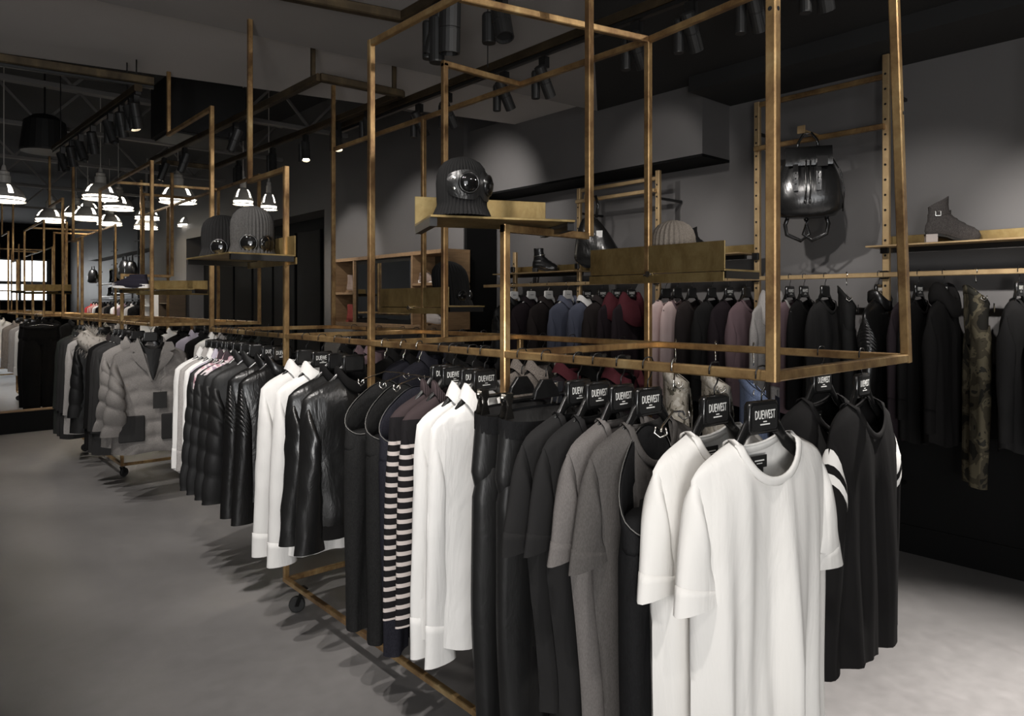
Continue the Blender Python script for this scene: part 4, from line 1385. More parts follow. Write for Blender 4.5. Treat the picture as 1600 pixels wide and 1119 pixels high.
for k, (px, key, kw, mm, lab, cat) in enumerate(coats):
    pair('far', 'black hanger of the ' + lab, H2, key, lab, cat, A(px), R(rng.uniform(-1.5, 1.5)), mm, G2, **dict(kw, seed=3 + k % 2))
for k, (dy, mm, lab) in enumerate(((.25, f_greenblack, 'green-black jacket right of the grey blazer'), (.5, f_greenblack, 'second green-black jacket right of the grey blazer'), (.75, f_ltgrey, 'light grey jacket on the back rail of the second rack'), (1.0, f_white, 'white shirt on the back rail of the second rack'), (1.3, f_black, 'black jacket on the back rail of the second rack'), (1.6, f_lilac, 'pale lilac shirt on the back rail of the second rack'), (2.0, f_black, 'plain dark shirt on the back rail of the second rack'), (2.4, f_white, 'second white shirt on the back rail of the second rack'), (2.9, f_black, 'dark shirt near the far end of the second back rail'))):
    pair('far', 'black hanger of the ' + lab, H2, 'shirt', lab, 'shirt' if 'shirt' in lab else 'jacket', (BX, Y2 + dy, RAIL_TOP), R(rng.uniform(-1.5, 1.5)), dict(m=mm), G2, **dict(SB, seed=3 + k % 2))

# ------------------------------------------------------------------ third and fourth racks
H3, G3 = 'hangers on the far racks', 'clothes on the far racks'
LP = dict(fn=gpants, waist='plain', L=1.16, th=.06, ww=.2, hip=.22, droop=.02, ztop=-.14, lw=.12, hemw=.10)
for k, (y, w) in enumerate(((11.5, 'nearer'), (11.9, 'farther'))):
    pair('wire', 'steel hanger of the %s black trousers on the third rack' % w, H3, 'lpants', '%s wide black trousers on the third rack, beyond the plinth' % w, 'trousers', (AX - .02 - .0*k, y, RAIL_TOP), R(-8), dict(m=f_black), G3, seed=3 + k, **LP)
for k, (y, mm, lab) in enumerate(((11.7, f_ltgrey, 'light grey shirt beside the black trousers on the third rack'), (12.2, f_white, 'white shirt on the third rack'), (12.5, f_black, 'black jacket on the third rack'), (12.9, f_ltgrey, 'second light grey shirt on the third rack'), (13.3, f_black, 'dark shirt halfway along the third rack'), (13.8, f_tweed, 'oat coloured shirt on the third rack'), (14.4, f_black, 'last dark jacket on the third rack'))):
    pair('far', 'black hanger of the ' + lab, H3, 'shirt', lab, 'shirt' if 'shirt' in lab else 'jacket', (BX if k % 2 == 0 else AX, y, RAIL_TOP), R(rng.uniform(-1.5, 1.5)), dict(m=mm), G3, **dict(SB, seed=3 + k % 2))
for k, (y, mm, lab) in enumerate(((16.9, f_white, 'white shirt on the farthest rack'), (17.3, f_black, 'black jacket on the farthest rack'), (17.8, f_ltgrey, 'light grey shirt on the farthest rack'), (18.4, f_black, 'last dark shirt on the farthest rack'))):
    pair('far', 'black hanger of the ' + lab, H3, 'shirt', lab, 'shirt' if 'shirt' in lab else 'jacket', (AX if k % 2 == 0 else BX, y, RAIL_TOP), R(rng.uniform(-1.5, 1.5)), dict(m=mm), G3, **dict(SB, seed=3 + k % 2))

# ------------------------------------------------------------------ wall rail
HW_, GW = 'hangers on the wall rail', 'clothes on the wall rail'
W_TOP = WRAIL + .015


def Wp(px): return (WX - .038, yw(px), W_TOP)


WS = dict(SB, collar='crew', sl=.60, scf=.08, nw=.08, L=.72)
SL = dict(sw=.19, bw=.215, hw=.225, L=.72, nw=.085, scf=.10, scb=.03, th=.04, fold=.012, drop=.05, sleeveless=True)
COWL = dict(SB, collar='cowl', sl=.6)
WALL = ((803, 'white', 'puffer', PU, dict(m=f_puff), 'black puffer on a white hanger at the niche end', 'puffer jacket'), (830, 'white', 'wcoat', CO, dict(m=f_plum), 'dark wool coat on the second white hanger', 'coat'), (857, 'white', 'wcoat', CO, dict(m=f_brownblk), 'dark wool coat on the third white hanger', 'coat'),
        (887, 'white', 'shirt', SB, dict(m=f_slate), 'slate blue shirt on the last white hanger', 'shirt'), (917, 'black', 'shirt', SB, dict(m=f_slate, c=f_whiteshirt), 'slate blue shirt with white collar on a black hanger', 'shirt'), (941, 'black', 'shirt', SB, dict(m=f_brownblk), 'brown-black shirt left of the maroon cowl tops', 'shirt'),
        (963, 'black', 'cowl', COWL, dict(m=f_plum, c=f_maroon), 'dark top with maroon cowl collar, farther one', 'sweater'), (986, 'black', 'cowl', COWL, dict(m=f_plum, c=f_maroon), 'dark top with maroon cowl collar beside the rack post', 'sweater'),
        (1040, 'plain', 'sl', SL, dict(m=f_pink), 'left pale pink top on the wall rail', 'top'), (1058, 'plain', 'sl', SL, dict(m=f_pink, c=f_mauve), 'right pale pink top on the wall rail', 'top'), (1081, 'plain', 'sl', SL, dict(m=f_brownblk), 'brown-black sleeveless top beside the pink tops', 'top'),
        (1112, 'plain', 'wsw', WS, dict(m=f_char), 'charcoal sweater beside the plum sweater', 'sweater'), (1139, 'black', 'wsw', WS, dict(m=f_plum), 'plum-black crew neck sweater in the middle of the wall rail', 'sweater'), (1166, 'plain', 'wsw', WS, dict(m=f_mauve), 'mauve sweater left of the light grey hoodie', 'sweater'),
        (1205, 'black', 'cowl', dict(COWL, sw=.24), dict(m=f_ltgrey), 'light grey fleece hoodie behind the near rack post', 'hoodie'), (1234, 'black', 'wsw', WS, dict(m=f_mauve, c=f_ltgrey), 'mauve sweater with pale collar right of the near post', 'sweater'),
        (1256, 'black', 'sl', SL, dict(m=f_black), 'black tank top below the leather backpack', 'top'), (1289, 'plain', 'wsw', dict(WS, sw=.2), dict(m=f_char), 'charcoal top left of the hanging jeans', 'top'),
        (1323, 'wire', 'jeans', dict(JEAN, L=.95, droop=.07, th=.05, ww=.13, hip=.15, ztop=-.15), dict(m=f_greydenim, s=f_stitch), 'dark jeans with pale stitching below the backpack', 'jeans'),
        (1373, 'black', 'biker', dict(BK, sl=.66), dict(m=f_leather), 'black leather jacket on the wall rail by the tan upright', 'jacket'), (1415, 'plain', 'wsw', dict(WS, L=.8, sw=.25), dict(m=f_plum), 'dark plum sweater right of the tan upright', 'sweater'),
        (1435, 'black', 'wsw', dict(WS, L=.8, sw=.25), dict(m=f_black), 'black sweater between the plum one and the turtleneck', 'sweater'), (1474, 'black', 'turt', dict(WS, collar='turtle', L=.8, sw=.25, sl=.66), dict(m=f_chardk), 'black chunky turtleneck sweater on the wall rail', 'sweater'),
        (1525, 'wire', 'camo', dict(fn=gpants, waist='jeans', L=1.05, droop=.06, th=.05, ww=.12, hip=.14, ztop=-.15), dict(m=f_camo), 'camouflage trousers between the dark sweaters', 'trousers'),
        (1592, 'black', 'wsw', dict(WS, L=.78, sw=.25, sl=.66, cuff=(.06, .95)), dict(m=f_char), 'charcoal sweatshirt with cuffs right of the camouflage trousers', 'sweatshirt'), (1640, 'black', 'wsw', dict(WS, L=.78, sw=.25, sl=.66, cuff=(.06, .95)), dict(m=f_heather2), 'grey sweatshirt at the right edge of the photo', 'sweatshirt'))
for k, (px, hk, key, kw, mm, lab, cat) in enumerate(WALL):
    rz = R(rng.uniform(-2, 2)) + (R(30) if hk == 'wire' else 0)
    pair(hk, ('white hanger of the ' if hk == 'white' else 'hanger of the ') + lab, HW_, key, lab, cat, Wp(px), rz, mm, GW, **dict(kw, seed=kw.get('seed', 3 + k % 3)))

# ------------------------------------------------------------------ bags on the wall
def backpack():
    y0 = at(1262, X=WX - .17).y
    t = thing('backpack', 'black leather drawstring backpack hanging from the wall rail peg', 'backpack', (WX - .17, y0, 2.15), R(-90 + 30))
    t.scale = (1.1, 1.1, 1.06)
    # local x: right, -y: front; z from the bottom
    rs = []
    n = 40
    for z, w, d, s in ((0, .10, .05, 0), (.012, .15, .075, 0), (.05, .185, .10, 0), (.12, .19, .105, 0), (.20, .182, .10, 0), (.27, .16, .085, .004), (.33, .135, .07, .006), (.375, .115, .055, .004), (.40, .11, .045, 0)):
        ring = []
        for j in range(n):
            a = 2*PI*j/n
            ca, sa = math.cos(a), math.sin(a)
            g = 1 + s*math.sin(9*a)*6 + (.02*noise.noise((ca*2, sa*2, z*12)))
            ring.append((w*math.copysign(abs(ca)**.7, ca)*g, d*math.copysign(abs(sa)**.75, sa)*g, z))
        rs.append(ring)
    MB().rings(rs, True, True).obj('bag_body', m_bagleather, t, smooth=True)
    def flap(u, v):
        if v < .3: y, z = .03 - v/.3*.105, .418 + .006*math.sin(v/.3*PI)
        else: y, z = -.075 - .022*math.sin((v-.3)/.7*PI*.6), .418 - (v-.3)/.7*.115
        return (u*.125, y, z)
    MB().grid(12, 14, flap).obj('flap', m_bagleather, t, smooth=True)
    for x in (-.072, .05):
        s = MB().rings([[(x + a, -.101 - .012*min(1, f*3) - b, .31 - .16*f) for a, b in ((-.014, 0), (.014, 0), (.014, .005), (-.014, .005))] for f in (0, .3, .6, .9, 1)], True, True)
        so = s.obj('front_strap', m_bagleather, t)
        h = MB()
        for f in (.35, .55, .75):
            h.lathe([(.004, 0), (.004, .001)], 8, (x, -.1185, .31 - .16*f), Matrix.Rotation(PI/2, 3, 'X'))
        h.obj('strap_hole', m_void, so)
    for x in (-.016, .008):
        c = MB().tube([(x, -.10, .33), (x - .003, -.115, .25), (x, -.118, .17), (x - .004, -.118, .10)], .0045, 6)
        c.lathe([(.004, 0), (.008, .005), (.006, .03), (.004, .032)], 8, (x - .004, -.118, .07))
        c.obj('drawstring', m_bagleather, t, smooth=True)
    MB().tube([(.058, -.02, .41), (.05, -.01, .47), (.02, .0, .515), (-.02, 0, .515), (-.05, -.01, .46), (-.06, -.02, .41)], .008, 8, flat=.55).obj('handle', m_bagleather, t, smooth=True)
    MB().tube([(.185, -.02, .03), (.19, -.05, .15), (.17, -.06, .26), (.12, -.05, .36)], .004, 6).obj('piping', m_bagleather, t, smooth=True)
    for s in (-1, 1):
        MB().tube([(s*.10, .06, .03), (s*.12, .08, -.03), (s*.11, .09, -.09), (s*.03, .10, -.13), (s*-.02, .10, -.09), (s*.0, .09, -.02), (s*.03, .08, .05)], .012, 8, flat=.35).obj('shoulder_strap', m_bagleather, t, smooth=True)
    MB().tube([(.06, -.02, .41), (.065, -.06, .38), (.066, -.112, .345)], .001, 4).box((.07, -.118, .32), (.055, .002, .06)).obj('price_tag', f_coat, t)
    p = thing('wall_peg', 'steel peg carrying the leather backpack', 'peg', (WX - .02, y0, 2.70), R(0))
    MB().box((-.12, 0, 0), (.24, .035, .012)).box((-.236, 0, .005), (.012, .05, .05)).obj('arm', m_perf, p, bevel=.002)
    return t


m_bagleather = mat('bag_leather', (.012, .012, .012), .24, 0, 'crinkle', (.008, .008, .008), bump=.35, scale=9, spec=.6)
backpack()


def hobo():
    y0 = at(945, X=WX).y
    t = thing('shoulder_bag', 'black leather hobo bag hanging from the niche rail', 'bag', (WX - .12, y0, 1.90), R(-90 + 20))
    t.scale = (1.2, 1.2, 1.12)
    rs = []
    for i in range(15):
        f = i/14
        z = .40*f
        w = .19*(1 - f)**.55*(.55 + .45*min(1, f*6)) + .012
        d = .075*(1 - f)**.5*(.5 + .5*min(1, f*6)) + .01
        rs.append([(w*math.cos(2*PI*j/28) - .05*f + .035*(1-f), d*math.sin(2*PI*j/28)*(1 + .12*noise.noise((j*.7, f*4, 0))), z) for j in range(28)])
    MB().rings(rs, True, True).obj('bag_body', m_bagleather, t, smooth=True)
    MB().tube([(-.02, 0, .39), (-.06, 0, .48), (-.03, 0, .545), (.0, 0, .545), (.02, 0, .47), (.005, 0, .38)], .011, 8, flat=.5).obj('strap', m_bagleather, t, smooth=True)
    MB().tube([(.02, -.07, .08), (.08, -.074, .10), (.15, -.05, .13)], .004, 6).obj('zipper', m_steel, t)
    MB().box((.05, -.05, .25), (.045, .003, .05)).obj('price_tag', m_whiteplastic, t)
    p = thing('wall_peg', 'steel peg carrying the hobo bag', 'peg', (WX - .02, y0 + .02, 2.49), 0)
    MB().box((-.1, 0, 0), (.2, .03, .012)).box((-.196, 0, .005), (.012, .04, .04)).obj('arm', m_perf, p, bevel=.002)


hobo()

# ------------------------------------------------------------------ shoe cabinet with mirror on the flush wall
CX, CY0, CY1, CZ0, CZ1 = 4.17, 5.72, 8.12, 1.33, 2.15
cb = thing('shoe_cabinet', 'long walnut wall cabinet with open cubbies around a mirror', 'cabinet', (CX, (CY0+CY1)/2, CZ0))
cy = (CY0+CY1)/2
def cbox(n, y0, y1, z0, z1, x0=0, x1=.31, m=None):
    return MB().box(((x0+x1)/2, (y0+y1)/2 - cy, (z0+z1)/2 - CZ0), (x1-x0, y1-y0, z1-z0)).obj(n, m or m_wood, cb, bevel=.002)
cbox('top', CY0, CY1, CZ1 - .04, CZ1)
cbox('bottom', CY0, CY1, CZ0, CZ0 + .04)
yA, yB = at(552, X=CX).y, at(643, X=CX).y
for y in (CY0 + .015, yB, yA, CY1 - .015):
    cbox('partition', y - .015, y + .015, CZ0 + .04, CZ1 - .04)
cbox('back_panel', CY0, CY1, CZ0, CZ1, .295, .31, m_wood_dark)
zs1, zs2 = 1.72, 1.80
cbox('shelf', yA, CY1, zs1 - .015, zs1 + .015)
cbox('shelf', CY0, yB, zs2 - .015, zs2 + .015)
fr = cbox('mirror_frame', yB + .015, yA - .015, CZ0 + .04, CZ1 - .04, .03, .06, m_darksteel)
MB().box((.028, (yA+yB)/2 - cy, (CZ1-CZ0)/2), (.004, yA - yB - .14, CZ1 - CZ0 - .18)).obj('mirror_glass', m_mirror, fr)
CG = 'shoes in the walnut cabinet'
ymid = (yA + CY1)/2
boot('taupe lace-up boot in the upper left cubby', (CX + .12, ymid + .02, zs1 + .016), R(-70), m_taupe, .19, .27, .025, 'lace', m_wood, group=CG)
boot('red suede lace-up boot in the lower left cubby', (CX + .12, ymid + .02, CZ0 + .041), R(-70), m_redsuede, .19, .27, .025, 'lace', m_redsuede, group=CG)
boot('pale leather lace-up shoe in the lower right cubby', (CX + .1, at(676, X=CX + .1).y + .05, CZ0 + .041), R(-70), m_paleleather, .12, .30, .025, 'lace', m_wood, 'shoe', group=CG)
boot('taupe trainer in the upper right cubby', (CX + .1, at(668, X=CX + .1).y + .07, zs2 + .016), R(-70), m_taupe, .11, .27, .0, 'lace', m_solewhite, 'sneaker', group=CG)

# ------------------------------------------------------------------ low plinth at left
pl0, pl1 = at(0, 680, Z=0), at(85, 671, Z=0)
dp = (pl1 - pl0).normalized()
nrm = Vector((-dp.y, dp.x, 0))
a0, a1 = pl0 - dp*3.2, pl1 + dp*.12
t = thing('plinth', 'low black plinth with a thin wooden edge at left', 'plinth', (a0 + a1)/2)
q = Matrix.Rotation(math.atan2(dp.y, dp.x), 3, 'Z')
Lp = (a1 - a0).length
MB().box(tuple(q @ Vector((0, .06, .13))), (Lp, .12, .26), q).obj('panel', m_wall_black, t)
MB().box(tuple(q @ Vector((0, .058, .267))), (Lp, .125, .014), q).obj('edge_strip', m_wood, t)

# ------------------------------------------------------------------ far wall: shop window and displays
wf = struct('window_1', MB().box((2.6, FARY - .02, 2.42), (3.4, .04, 1.5)), m_black)
for i in range(4):
    x = 1.32 + .83*i
    for z0, z1 in ((2.38, 3.1), (1.72, 2.26)):
        MB().box((x, FARY - .05, (z0+z1)/2), (.74, .02, z1 - z0)).obj('pane', m_window, wf)
yg = mat('olive_panel', (.14, .13, .02), .6)
p = thing('accent_board', 'olive yellow panel behind the far shelves', 'panel', (4.55, 21.2, 0))
MB().box((0, 0, 1.75), (.04, 1.5, 1.6)).obj('board', yg, p, bevel=.004)
for k, (y0, y1, z) in enumerate(((20.4, 21.9, 2.12), (20.4, 21.9, 1.78), (18.6, 20.2, 2.12), (18.6, 20.2, 1.85))):
    s = thing('display_shelf', ('upper white shelf on the olive panel', 'lower white shelf on the olive panel', 'upper white shelf right of the olive panel', 'lower white shelf right of the olive panel')[k], 'shelf', (4.4, (y0+y1)/2, z), 0, 'white shelves at the far wall')
    MB().box((0, 0, 0), (.28, y1 - y0, .03)).obj('board', m_whiteplastic, s, bevel=.002)
    MB().box((.12, 0, -.04), (.02, y1 - y0, .05)).obj('bracket', m_darksteel, s)
for k, (y, z1) in enumerate(((17.95, 3.3), (18.5, 2.75), (19.4, 2.75), (20.3, 3.2), (22.0, 2.7))):
    l = thing('ladder_frame', '%s black display ladder from the right at the far wall' % ('first', 'second', 'third', 'fourth', 'fifth')[k], 'ladder', (4.3, y, 0), 0, 'black display ladders at the far wall')
    MB().bar((0, 0, 0), (0, 0, z1), .04).obj('post', m_black, l)
    for z in (z1 - .25, z1 - .6):
        MB().bar((0, -.3, z), (0, .3, z), .03).obj('rung', m_black, l)
FB = 'bags and boots at the far wall'
for k, (y, z, lab) in enumerate(((18.5, 2.25, 'black backpack high on the far display ladder'), (17.95, 2.2, 'second black bag beside the first far backpack'), (22.0, 2.15, 'dark rucksack at the far left display'))):
    b_ = thing('far_bag', lab, 'bag', (4.14, y - .02, z), R(-60), FB)
    MB().rings([[(w*math.cos(2*PI*j/16), d*math.sin(2*PI*j/16), zz) for j in range(16)] for zz, w, d in ((0, .1, .06), (.04, .17, .1), (.2, .17, .1), (.33, .12, .07), (.38, .05, .04))], True, True).obj('bag_body', m_bagleather, b_, smooth=True)
    MB().tube([(-.05, 0, .36), (-.04, 0, .46), (.04, 0, .46), (.05, 0, .36)], .012, 6).obj('handle', m_bagleather, b_)
for k, (y, z) in enumerate(((20.75, 2.137), (21.1, 2.137), (18.9, 2.137), (19.3, 2.137), (20.8, 1.797), (21.3, 1.797))):
    boot(('tall dark boot on the upper olive shelf, right', 'tall dark boot on the upper olive shelf, left', 'dark boot on the upper far shelf, right', 'dark boot on the upper far shelf, left', 'dark boot on the lower olive shelf, right', 'dark boot on the lower olive shelf, left')[k], (4.4, y, z), R(-60), m_bootblk, .3 if k < 4 else .18, .28, .04, 'zip', m_black, group=FB)
fr_ = thing('far_rail', 'hanging rail with the red and dark shirts at the far wall', 'rail', (4.3, 20.2, 1.7))
MB().bar((0, -2.4, 0), (0, 2.9, 0), .03).obj('tube', m_black, fr_)
for y in (-2.3, 2.8):
    MB().bar((0, y, 0), (.6, y, 0), .03).obj('bracket', m_black, fr_)
fcol = (f_black, f_ltgrey, f_char, f_mauve, f_pink, f_white, f_black, f_char, f_tweed, f_black, f_plum, f_white, f_plaid, f_plaid, f_red)
fnam = ('nearest black shirt', 'nearest light grey shirt', 'nearest charcoal shirt', 'mauve shirt', 'pink shirt', 'nearer white shirt', 'second black shirt', 'second charcoal shirt', 'oat tweed shirt', 'third black shirt', 'plum shirt', 'farther white shirt', 'nearer red plaid shirt', 'farther red plaid shirt', 'plain red shirt')
for k in range(15):
    y = 17.9 + .34*k
    pair('far', 'hanger of the ' + fnam[k] + ' at the far wall', 'hangers at the far wall', 'shirt', fnam[k] + ' on the far wall rail', 'shirt', (4.3, y, 1.715), R(rng.uniform(-1.5, 1.5)), dict(m=fcol[k]), 'shirts at the far wall', **dict(SB, seed=3 + k % 2))
cb2 = thing('wall_cabinet', 'brown cabinet against the wall before the black fitting rooms', 'cabinet', (4.3, 15.35, 0))
for n_, c_, s_ in (('side', (0, -.28, 1.0), (.36, .03, 2.0)), ('side', (0, .28, 1.0), (.36, .03, 2.0)), ('top', (0, 0, 1.985), (.36, .53, .03)), ('back', (.17, 0, .985), (.02, .53, 1.97)), ('shelf', (0, 0, 1.6), (.34, .53, .025)), ('shelf', (0, 0, 1.2), (.34, .53, .025))):
    MB().box(c_, s_).obj(n_, m_wood_dark, cb2, bevel=.003)
ws = thing('white_shelving', 'white open shelving beside the brown cabinet', 'shelving', (4.25, 16.3, 0))
for z in (.3, .8, 1.3, 1.55, 1.8):
    MB().box((0, 0, z), (.4, .9, .03)).obj('shelf', m_whiteplastic, ws)
for y in (-.46, .46):
    MB().box((0, y, .92), (.4, .03, 1.84)).obj('side', m_whiteplastic, ws)

# ------------------------------------------------------------------ ceiling fixtures
def spotlight(label, p, d, lit=False, L=.17, r=.042, watts=0):
    """p: where the stem meets the track; d: pointing direction"""
    t = thing('track_spotlight', label, 'spotlight', p, 0, 'black track spotlights')
    MB().box((0, 0, -.03), (.035, .05, .06)).tube([(0, 0, -.06), (0, 0, -.11)], .008, 8).obj('adapter', m_darksteel, t)
    d = Vector(d).normalized()
    q = d.to_track_quat('Z', 'Y').to_matrix()
    c = Vector((0, 0, -.12))
    b = MB().lathe([(r*.7, -L*.45), (r, -L*.42), (r, L*.1), (r*.93, L*.11), (r*.93, L*.13), (r, L*.14), (r, L*.62), (r*.86, L*.62), (r*.8, L*.5)], 18, tuple(c), q)
    b.obj('barrel', m_black, t)
    MB().lathe([(r*.7, -.215*L/.17), (r*.75, -.21*L/.17), (r*.75, -.07), (r*.65, -.06)], 16, (0, r*2.1, 0)).obj('driver_can', m_black, t)
    MB().lathe([(.002, 0), (r*.8, 0), (r*.8, .003)], 16, tuple(c + d*L*.5), q).obj('lens', m_spotglow if lit else m_void, t)
    return t


DOWN = (0, 0, -1)
# left track with its cluster of spots
def track(label, p0, p1, m=None, w=.05, hang=None):
    p0, p1 = Vector(p0), Vector(p1)
    t = thing('light_track', label, 'light track', (p0 + p1)/2, 0, 'ceiling light tracks')
    h = (p1 - p0)/2
    MB().bar(-h, h, w).obj('channel', m or m_rust_dark, t)
    MB().bar(-h + Vector((0, 0, -w/2 - .012)), h + Vector((0, 0, -w/2 - .012)), .034, .02).obj('power_rail', m_darksteel, t)
    for f in (-.8, .8):
        z1 = (hang or 4.4) - ((p0 + p1)/2).z
        MB().tube([h*f + Vector((0, 0, w/2)), Vector((h.x*f, h.y*f, z1))], .005, 6).obj('suspension', m_darksteel, t)
    return t


tA, tB = at(216, 137, Z=3.1), at(85, 232, Z=3.1)
track('dark light track with a cluster of spots at upper left', tA, tB)
cl = ((222, 0, 'rightmost spot of the left track'), (205, 1, 'lit spot of the left track'), (190, 0, 'spot left of the lit one on the left track'), (172, 0, 'third spot from the right on the left track'), (145, 0, 'spot in the middle of the left track'), (126, 0, 'third spot from the far end of the left track'), (112, 0, 'second spot from the far end of the left track'), (98, 0, 'last spot at the far end of the left track'))
for k, (px, lit, lab) in enumerate(cl):
    f = (216 - px)/(216 - 85)
    x0, x1 = tA, tB
    # perspective-correct position along the track
    s0, s1 = 1/((tA - Vector((0,0,0))).dot(FW)), 1/(tB.dot(FW))
    pz = 1/(s0 + (s1 - s0)*f)
    g = max(.02, min(.98, (pz - tA.dot(FW))/(tB.dot(FW) - tA.dot(FW))))
    p = tA.lerp(tB, g)
    spotlight(lab, (p.x, p.y, p.z - .046), (.25, -.3 if k % 2 else .35, -1), bool(lit), .17, .036)
bA, bB = at(240, 128, Z=3.2), at(-60, 82, Z=3.2)
track('brown steel beam hanging below the ceiling edge at upper left', bA, bB, m_rust_dark, .06, 4.4)
# rectangular track frame over the far half of the near rack
z = 3.05
c0, c1 = at(500, 121, Z=z), at(628, 147, Z=z)
ddir = Vector((-.02, 1, 0))
e0_, e1_ = c0 + ddir*3.6, c1 + ddir*3.6
t = thing('light_rig', 'rectangular dark steel track frame hung over the near rack', 'light track', (c0 + c1)/2, 0, 'ceiling light tracks')
o_ = (c0 + c1)/2
for p_, q_ in ((c0, c1), (c0, e0_), (c1, e1_), (e0_, e1_)):
    MB().bar(p_ - o_, q_ - o_, .05).obj('channel', m_rust_dark, t)
for p_ in (c0, c1):
    MB().bar(p_ - o_ + Vector((0, .1, .025)), Vector(((p_-o_).x, (p_-o_).y + .1, CEIL2 - z)), .027).obj('hanger_post', m_rust_dark, t)
SF = ((.45, c1, 1, 'spot nearest the corner of the track frame'), (.9, c1, 1, 'lit spot on the right bar of the track frame'), (1.45, c1, 0, 'second lit spot on the right bar of the track frame'), (2.1, c1, 0, 'third spot on the right bar of the track frame'), (2.9, c1, 0, 'last spot on the right bar of the track frame'))
for k, (dy, c_, lit, lab) in enumerate(SF):
    p_ = c_ + ddir*dy
    spotlight(lab, (p_.x, p_.y, z - .03), (-.12, -.35, -1), k in (1, 2), .17, .036)
for k, dy in enumerate((1.4, 2.6, 3.2)):
    p_ = c0 + ddir*dy
    spotlight(('first', 'second', 'third')[k] + ' spot on the left bar of the track frame', (p_.x, p_.y, z - .03), (-.3, .2, -1), k == 2, .17, .036)
# near frame at the top edge of the picture
g0, g1 = at(629, 27, Z=z), at(480, -2, Z=z)
n_ = thing('light_rig', 'dark track frame at the top edge of the photo', 'light track', g0, 0, 'ceiling light tracks')
MB().bar((0, 0, 0), g1 - g0 + (g1 - g0).normalized()*.5, .05).obj('channel', m_rust_dark, n_)
MB().bar((0, 0, 0), (0, -1.9, 0), .05).obj('channel', m_rust_dark, n_)
for v_ in ((-.3, 0), (0, -1.2)):
    MB().bar((v_[0], v_[1], .02), (v_[0], v_[1], CEIL - z), .02).obj('hanger_post', m_rust_dark, n_)
p_ = at(703, 5, X=g0.x)
spotlight('larger black spot below the top track frame', (g0.x, p_.y, z - .03), (.05, .1, -1), False, .22, .05)
spotlight('slim black spot beside the larger one below the top track frame', (g0.x, p_.y + .11, z - .03), (-.12, .25, -1), False, .19, .034)
spotlight('silver-lensed spot at the top centre of the photo', tuple(at(784, -8, Z=3.05)), (-.1, -.35, -1), False, .16, .045)
cd = thing('suspension_cable', 'thin cable hanging at the top centre of the photo', 'cable', tuple(at(762, 105, Y=2.72)))
zz = at(762, 105, Y=2.72).z
MB().tube([(0, 0, 0), (0, 0, CEIL - zz)], .003, 6).obj('wire', m_darksteel, cd)
# track over the back edge of the near rack
k0, k1 = Vector((2.72, .55, 3.02)), Vector((2.72, 5.2, 3.02))
track('long dark track above the back beam of the near rack', k0, k1, m_rust_dark, .05, CEIL)
for k, (px, lab) in enumerate(((1285, 'first big spot from the right on the back track'), (1180, 'second big spot from the right on the back track'), (1080, 'third big spot from the right on the back track'), (995, 'fourth big spot from the right on the back track'), (850, 'fifth big spot from the right on the back track'), (788, 'sixth big spot from the right on the back track'), (655, 'slanted spot on the far part of the back track'), (700, 'spot left of the sixth on the back track'))):
    p_ = at(px, X=2.72)
    spotlight(lab, (2.72, p_.y, 2.965), (.55, .1, -.75), False, .17, .032)
# pendant lamps
def pendant(label, px, ybot, wpx, depth=None):
    D = .42
    if depth: D = wpx*depth/FPX
    else: depth = FPX*D/wpx
    p = at(px, ybot, D=depth)
    t = thing('pendant_lamp', label, 'pendant lamp', tuple(p), rng.uniform(0, .6), 'white industrial pendant lamps')
    r = D/2
    prof = [(r*1.0, .055), (r*.97, .085), (r*.82, .145), (r*.6, .19), (r*.36, .215), (r*.30, .22)]
    m = MB()
    n = 24
    for i in range(len(prof) - 1):
        for j in range(n):
            if i in (1, 2) and j % 6 in (0, ):        # open slots in the shade
                continue
            a, b = 2*PI*j/n, 2*PI*(j+1)/n
            (r0, z0), (r1, z1) = prof[i], prof[i+1]
            m.add([(r0*math.cos(a), r0*math.sin(a), z0), (r0*math.cos(b), r0*math.sin(b), z0), (r1*math.cos(b), r1*math.sin(b), z1), (r1*math.cos(a), r1*math.sin(a), z1)], [(0, 1, 2, 3)])
    m.obj('shade', m_enamel, t, merge=.0005)
    MB().lathe([(r*.93, .055), (r*.93, .085), (r*.79, .143), (r*.5, .185)], n, cap0=False, cap1=False).obj('diffuser', m_glow, t)
    MB().lathe([(r*1.04, .0), (r*1.04, .014), (r*1.0, .016)], n, cap0=False, cap1=False).lathe([(r*1.02, .044), (r*1.03, .058), (r*.99, .06)], n, cap0=False, cap1=False).obj('rim', m_enamel, t)
    MB().lathe([(r*.97, .014), (r*.97, .046)], n, cap0=False, cap1=False).obj('glass_band', m_glow, t)
    MB().lathe([(r*.33, .215), (r*.33, .30), (r*.27, .315), (r*.27, .35), (r*.14, .365), (r*.1, .41), (.012, .43)], 16).obj('cap', m_enamel, t, smooth=False)
    MB().tube([(0, 0, .43), (0, 0, 4.4 - p.z)], .006, 6).obj('cord', m_enamel, t)
    MB().lathe([(.01, .03), (.05, .05), (.06, .09), (.04, .14), (.03, .18)], 12).obj('bulb', m_bulb, t, smooth=True)


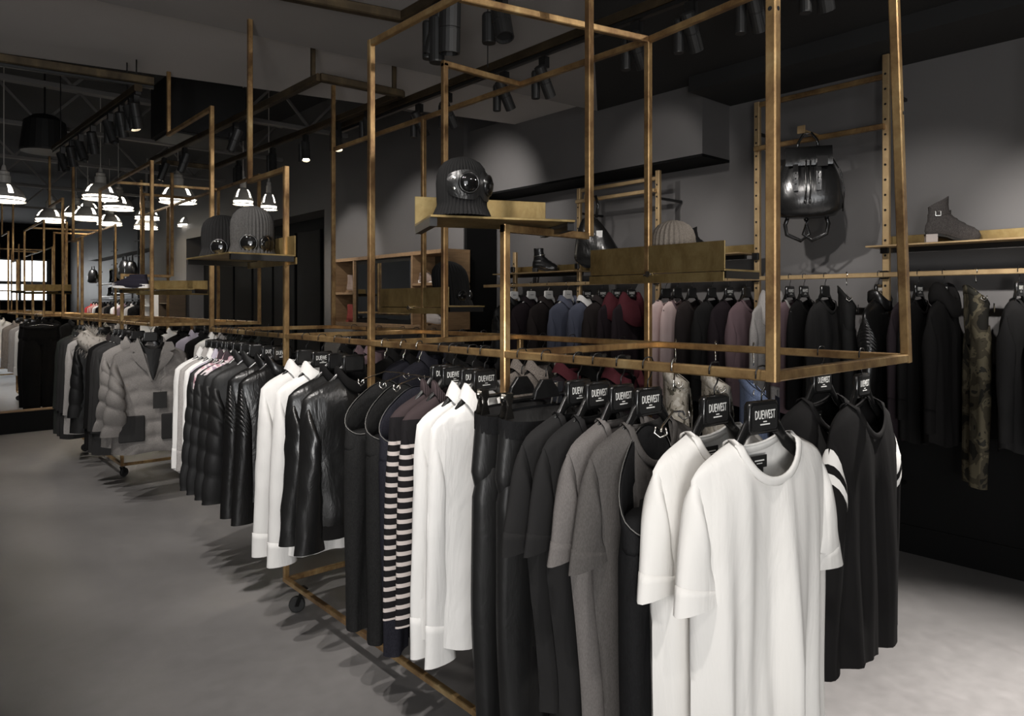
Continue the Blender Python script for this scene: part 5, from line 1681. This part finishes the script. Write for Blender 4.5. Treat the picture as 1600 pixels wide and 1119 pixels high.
PEND = ((6, 315, 56, 'pendant lamp at the left edge of the photo'), (79, 347, 40, 'pendant lamp left of the bright cluster'), (157, 312, 49, 'largest pendant lamp in the cluster'), (185, 328, 42, 'pendant right of the largest one'), (119, 338, 33, 'pendant with a flaring bulb left of the largest one'), (138, 332, 30, 'pendant below the largest one'), (137, 344, 40, 'wide pendant low in the cluster'), (171, 352, 34, 'lowest pendant of the cluster'), (230, 343, 34, 'upper of two pendants behind the brass posts'), (228, 358, 33, 'lower of two pendants behind the brass posts'), (278, 317, 52, 'large pendant right of the brass posts'), (258, 338, 27, 'flaring pendant right of the brass posts'), (295, 355, 32, 'small pendant before the grey wall'), (380, 320, 29, 'pendant above the goggle beanies', 9.0), (420, 328, 24, 'small pendant framed by the bent post', 9.0))
for px, yb_, w, lab, *dd in PEND:
    pendant(lab, px, yb_, w, *dd)
# open-web joists under the dark ceiling
m_joist = mat('grey_joist', (.16, .153, .148), .7)
for k, y in enumerate((6.6, 8.2, 10.2, 12.6, 15.5, 19.0)):
    t = thing('roof_joist', '%s open-web steel joist under the dark ceiling' % ('nearest', 'second', 'third', 'fourth', 'fifth', 'farthest')[k], 'joist', (0, y, 3.75), 0, 'open-web joists under the roof')
    MB().bar((-4.1, 0, .5), (4.4, 0, .5), .07, .05).obj('top_chord', m_joist, t)
    MB().bar((-4.1, 0, 0), (4.4, 0, 0), .07, .05).obj('bottom_chord', m_joist, t)
    w = MB()
    x = -4.1
    i = 0
    while x < 4.2:
        w.bar((x, 0, .02 if i % 2 else .48), (x + .42, 0, .48 if i % 2 else .02), .03)
        x += .42
        i += 1
    o = w.obj('web', m_joist, t)
    o['kind'] = 'stuff'
# black air-handling box and the dark drum
bx_ = at(310, 178, D=7.0)
t = thing('ceiling_unit', 'black box-shaped unit hanging under the dark ceiling', 'ceiling unit', tuple(bx_))
MB().box((0, 0, 0), (.72, .6, .52)).obj('casing', m_ceil_dark, t, bevel=.01)
MB().box((0, 0, -.27), (.66, .54, .02)).obj('bottom_grille', m_black, t, bevel=.004)
for x in (-.3, .3):
    MB().tube([(x, 0, .25), (x, 0, 4.4 - bx_.z)], .01, 6).obj('rod', m_darksteel, t)
dr = at(70, 238, D=8.2)
t = thing('ceiling_drum', 'dark round HVAC drum hanging behind the left track', 'ceiling drum', tuple(dr))
MB().lathe([(.24, 0), (.25, .02), (.21, .35), (.12, .42), (.05, .44)], 24).obj('drum', m_black, t, smooth=False)
MB().tube([(0, 0, .44), (0, 0, 4.4 - dr.z)], .01, 6).obj('rod', m_darksteel, t)
# ventilation grille in the dark ceiling near the wall
vg = at(1242, 30, Z=CEIL + .09)
t = thing('vent_grille', 'black ventilation grille in the ceiling above the backpack', 'vent', tuple(vg))
fm = MB()
for c_, s_ in (((0, .3, 0), (.62, .03, .02)), ((0, -.3, 0), (.62, .03, .02)), ((.3, 0, 0), (.03, .6, .02)), ((-.3, 0, 0), (.03, .6, .02))):
    fm.box(c_, s_)
fm.obj('frame', m_black, t)
for i in range(9):
    link('slat', MB().box((0, -.26 + .065*i, 0), (.58, .012, .02), Matrix.Rotation(.5, 3, 'X')).mesh('slat', m_darksteel), t)

# clothes hang pressed together: each takes the depth its neighbours on the rail leave it
for t, loc in HUNG:
    gap = min([abs(l[1] - loc[1]) for u, l in HUNG if u is not t and abs(l[0] - loc[0]) < .15] + [1])
    t.scale.y = max(.62, min(1, 1.3*gap/t['_t']))
    del t['_t']
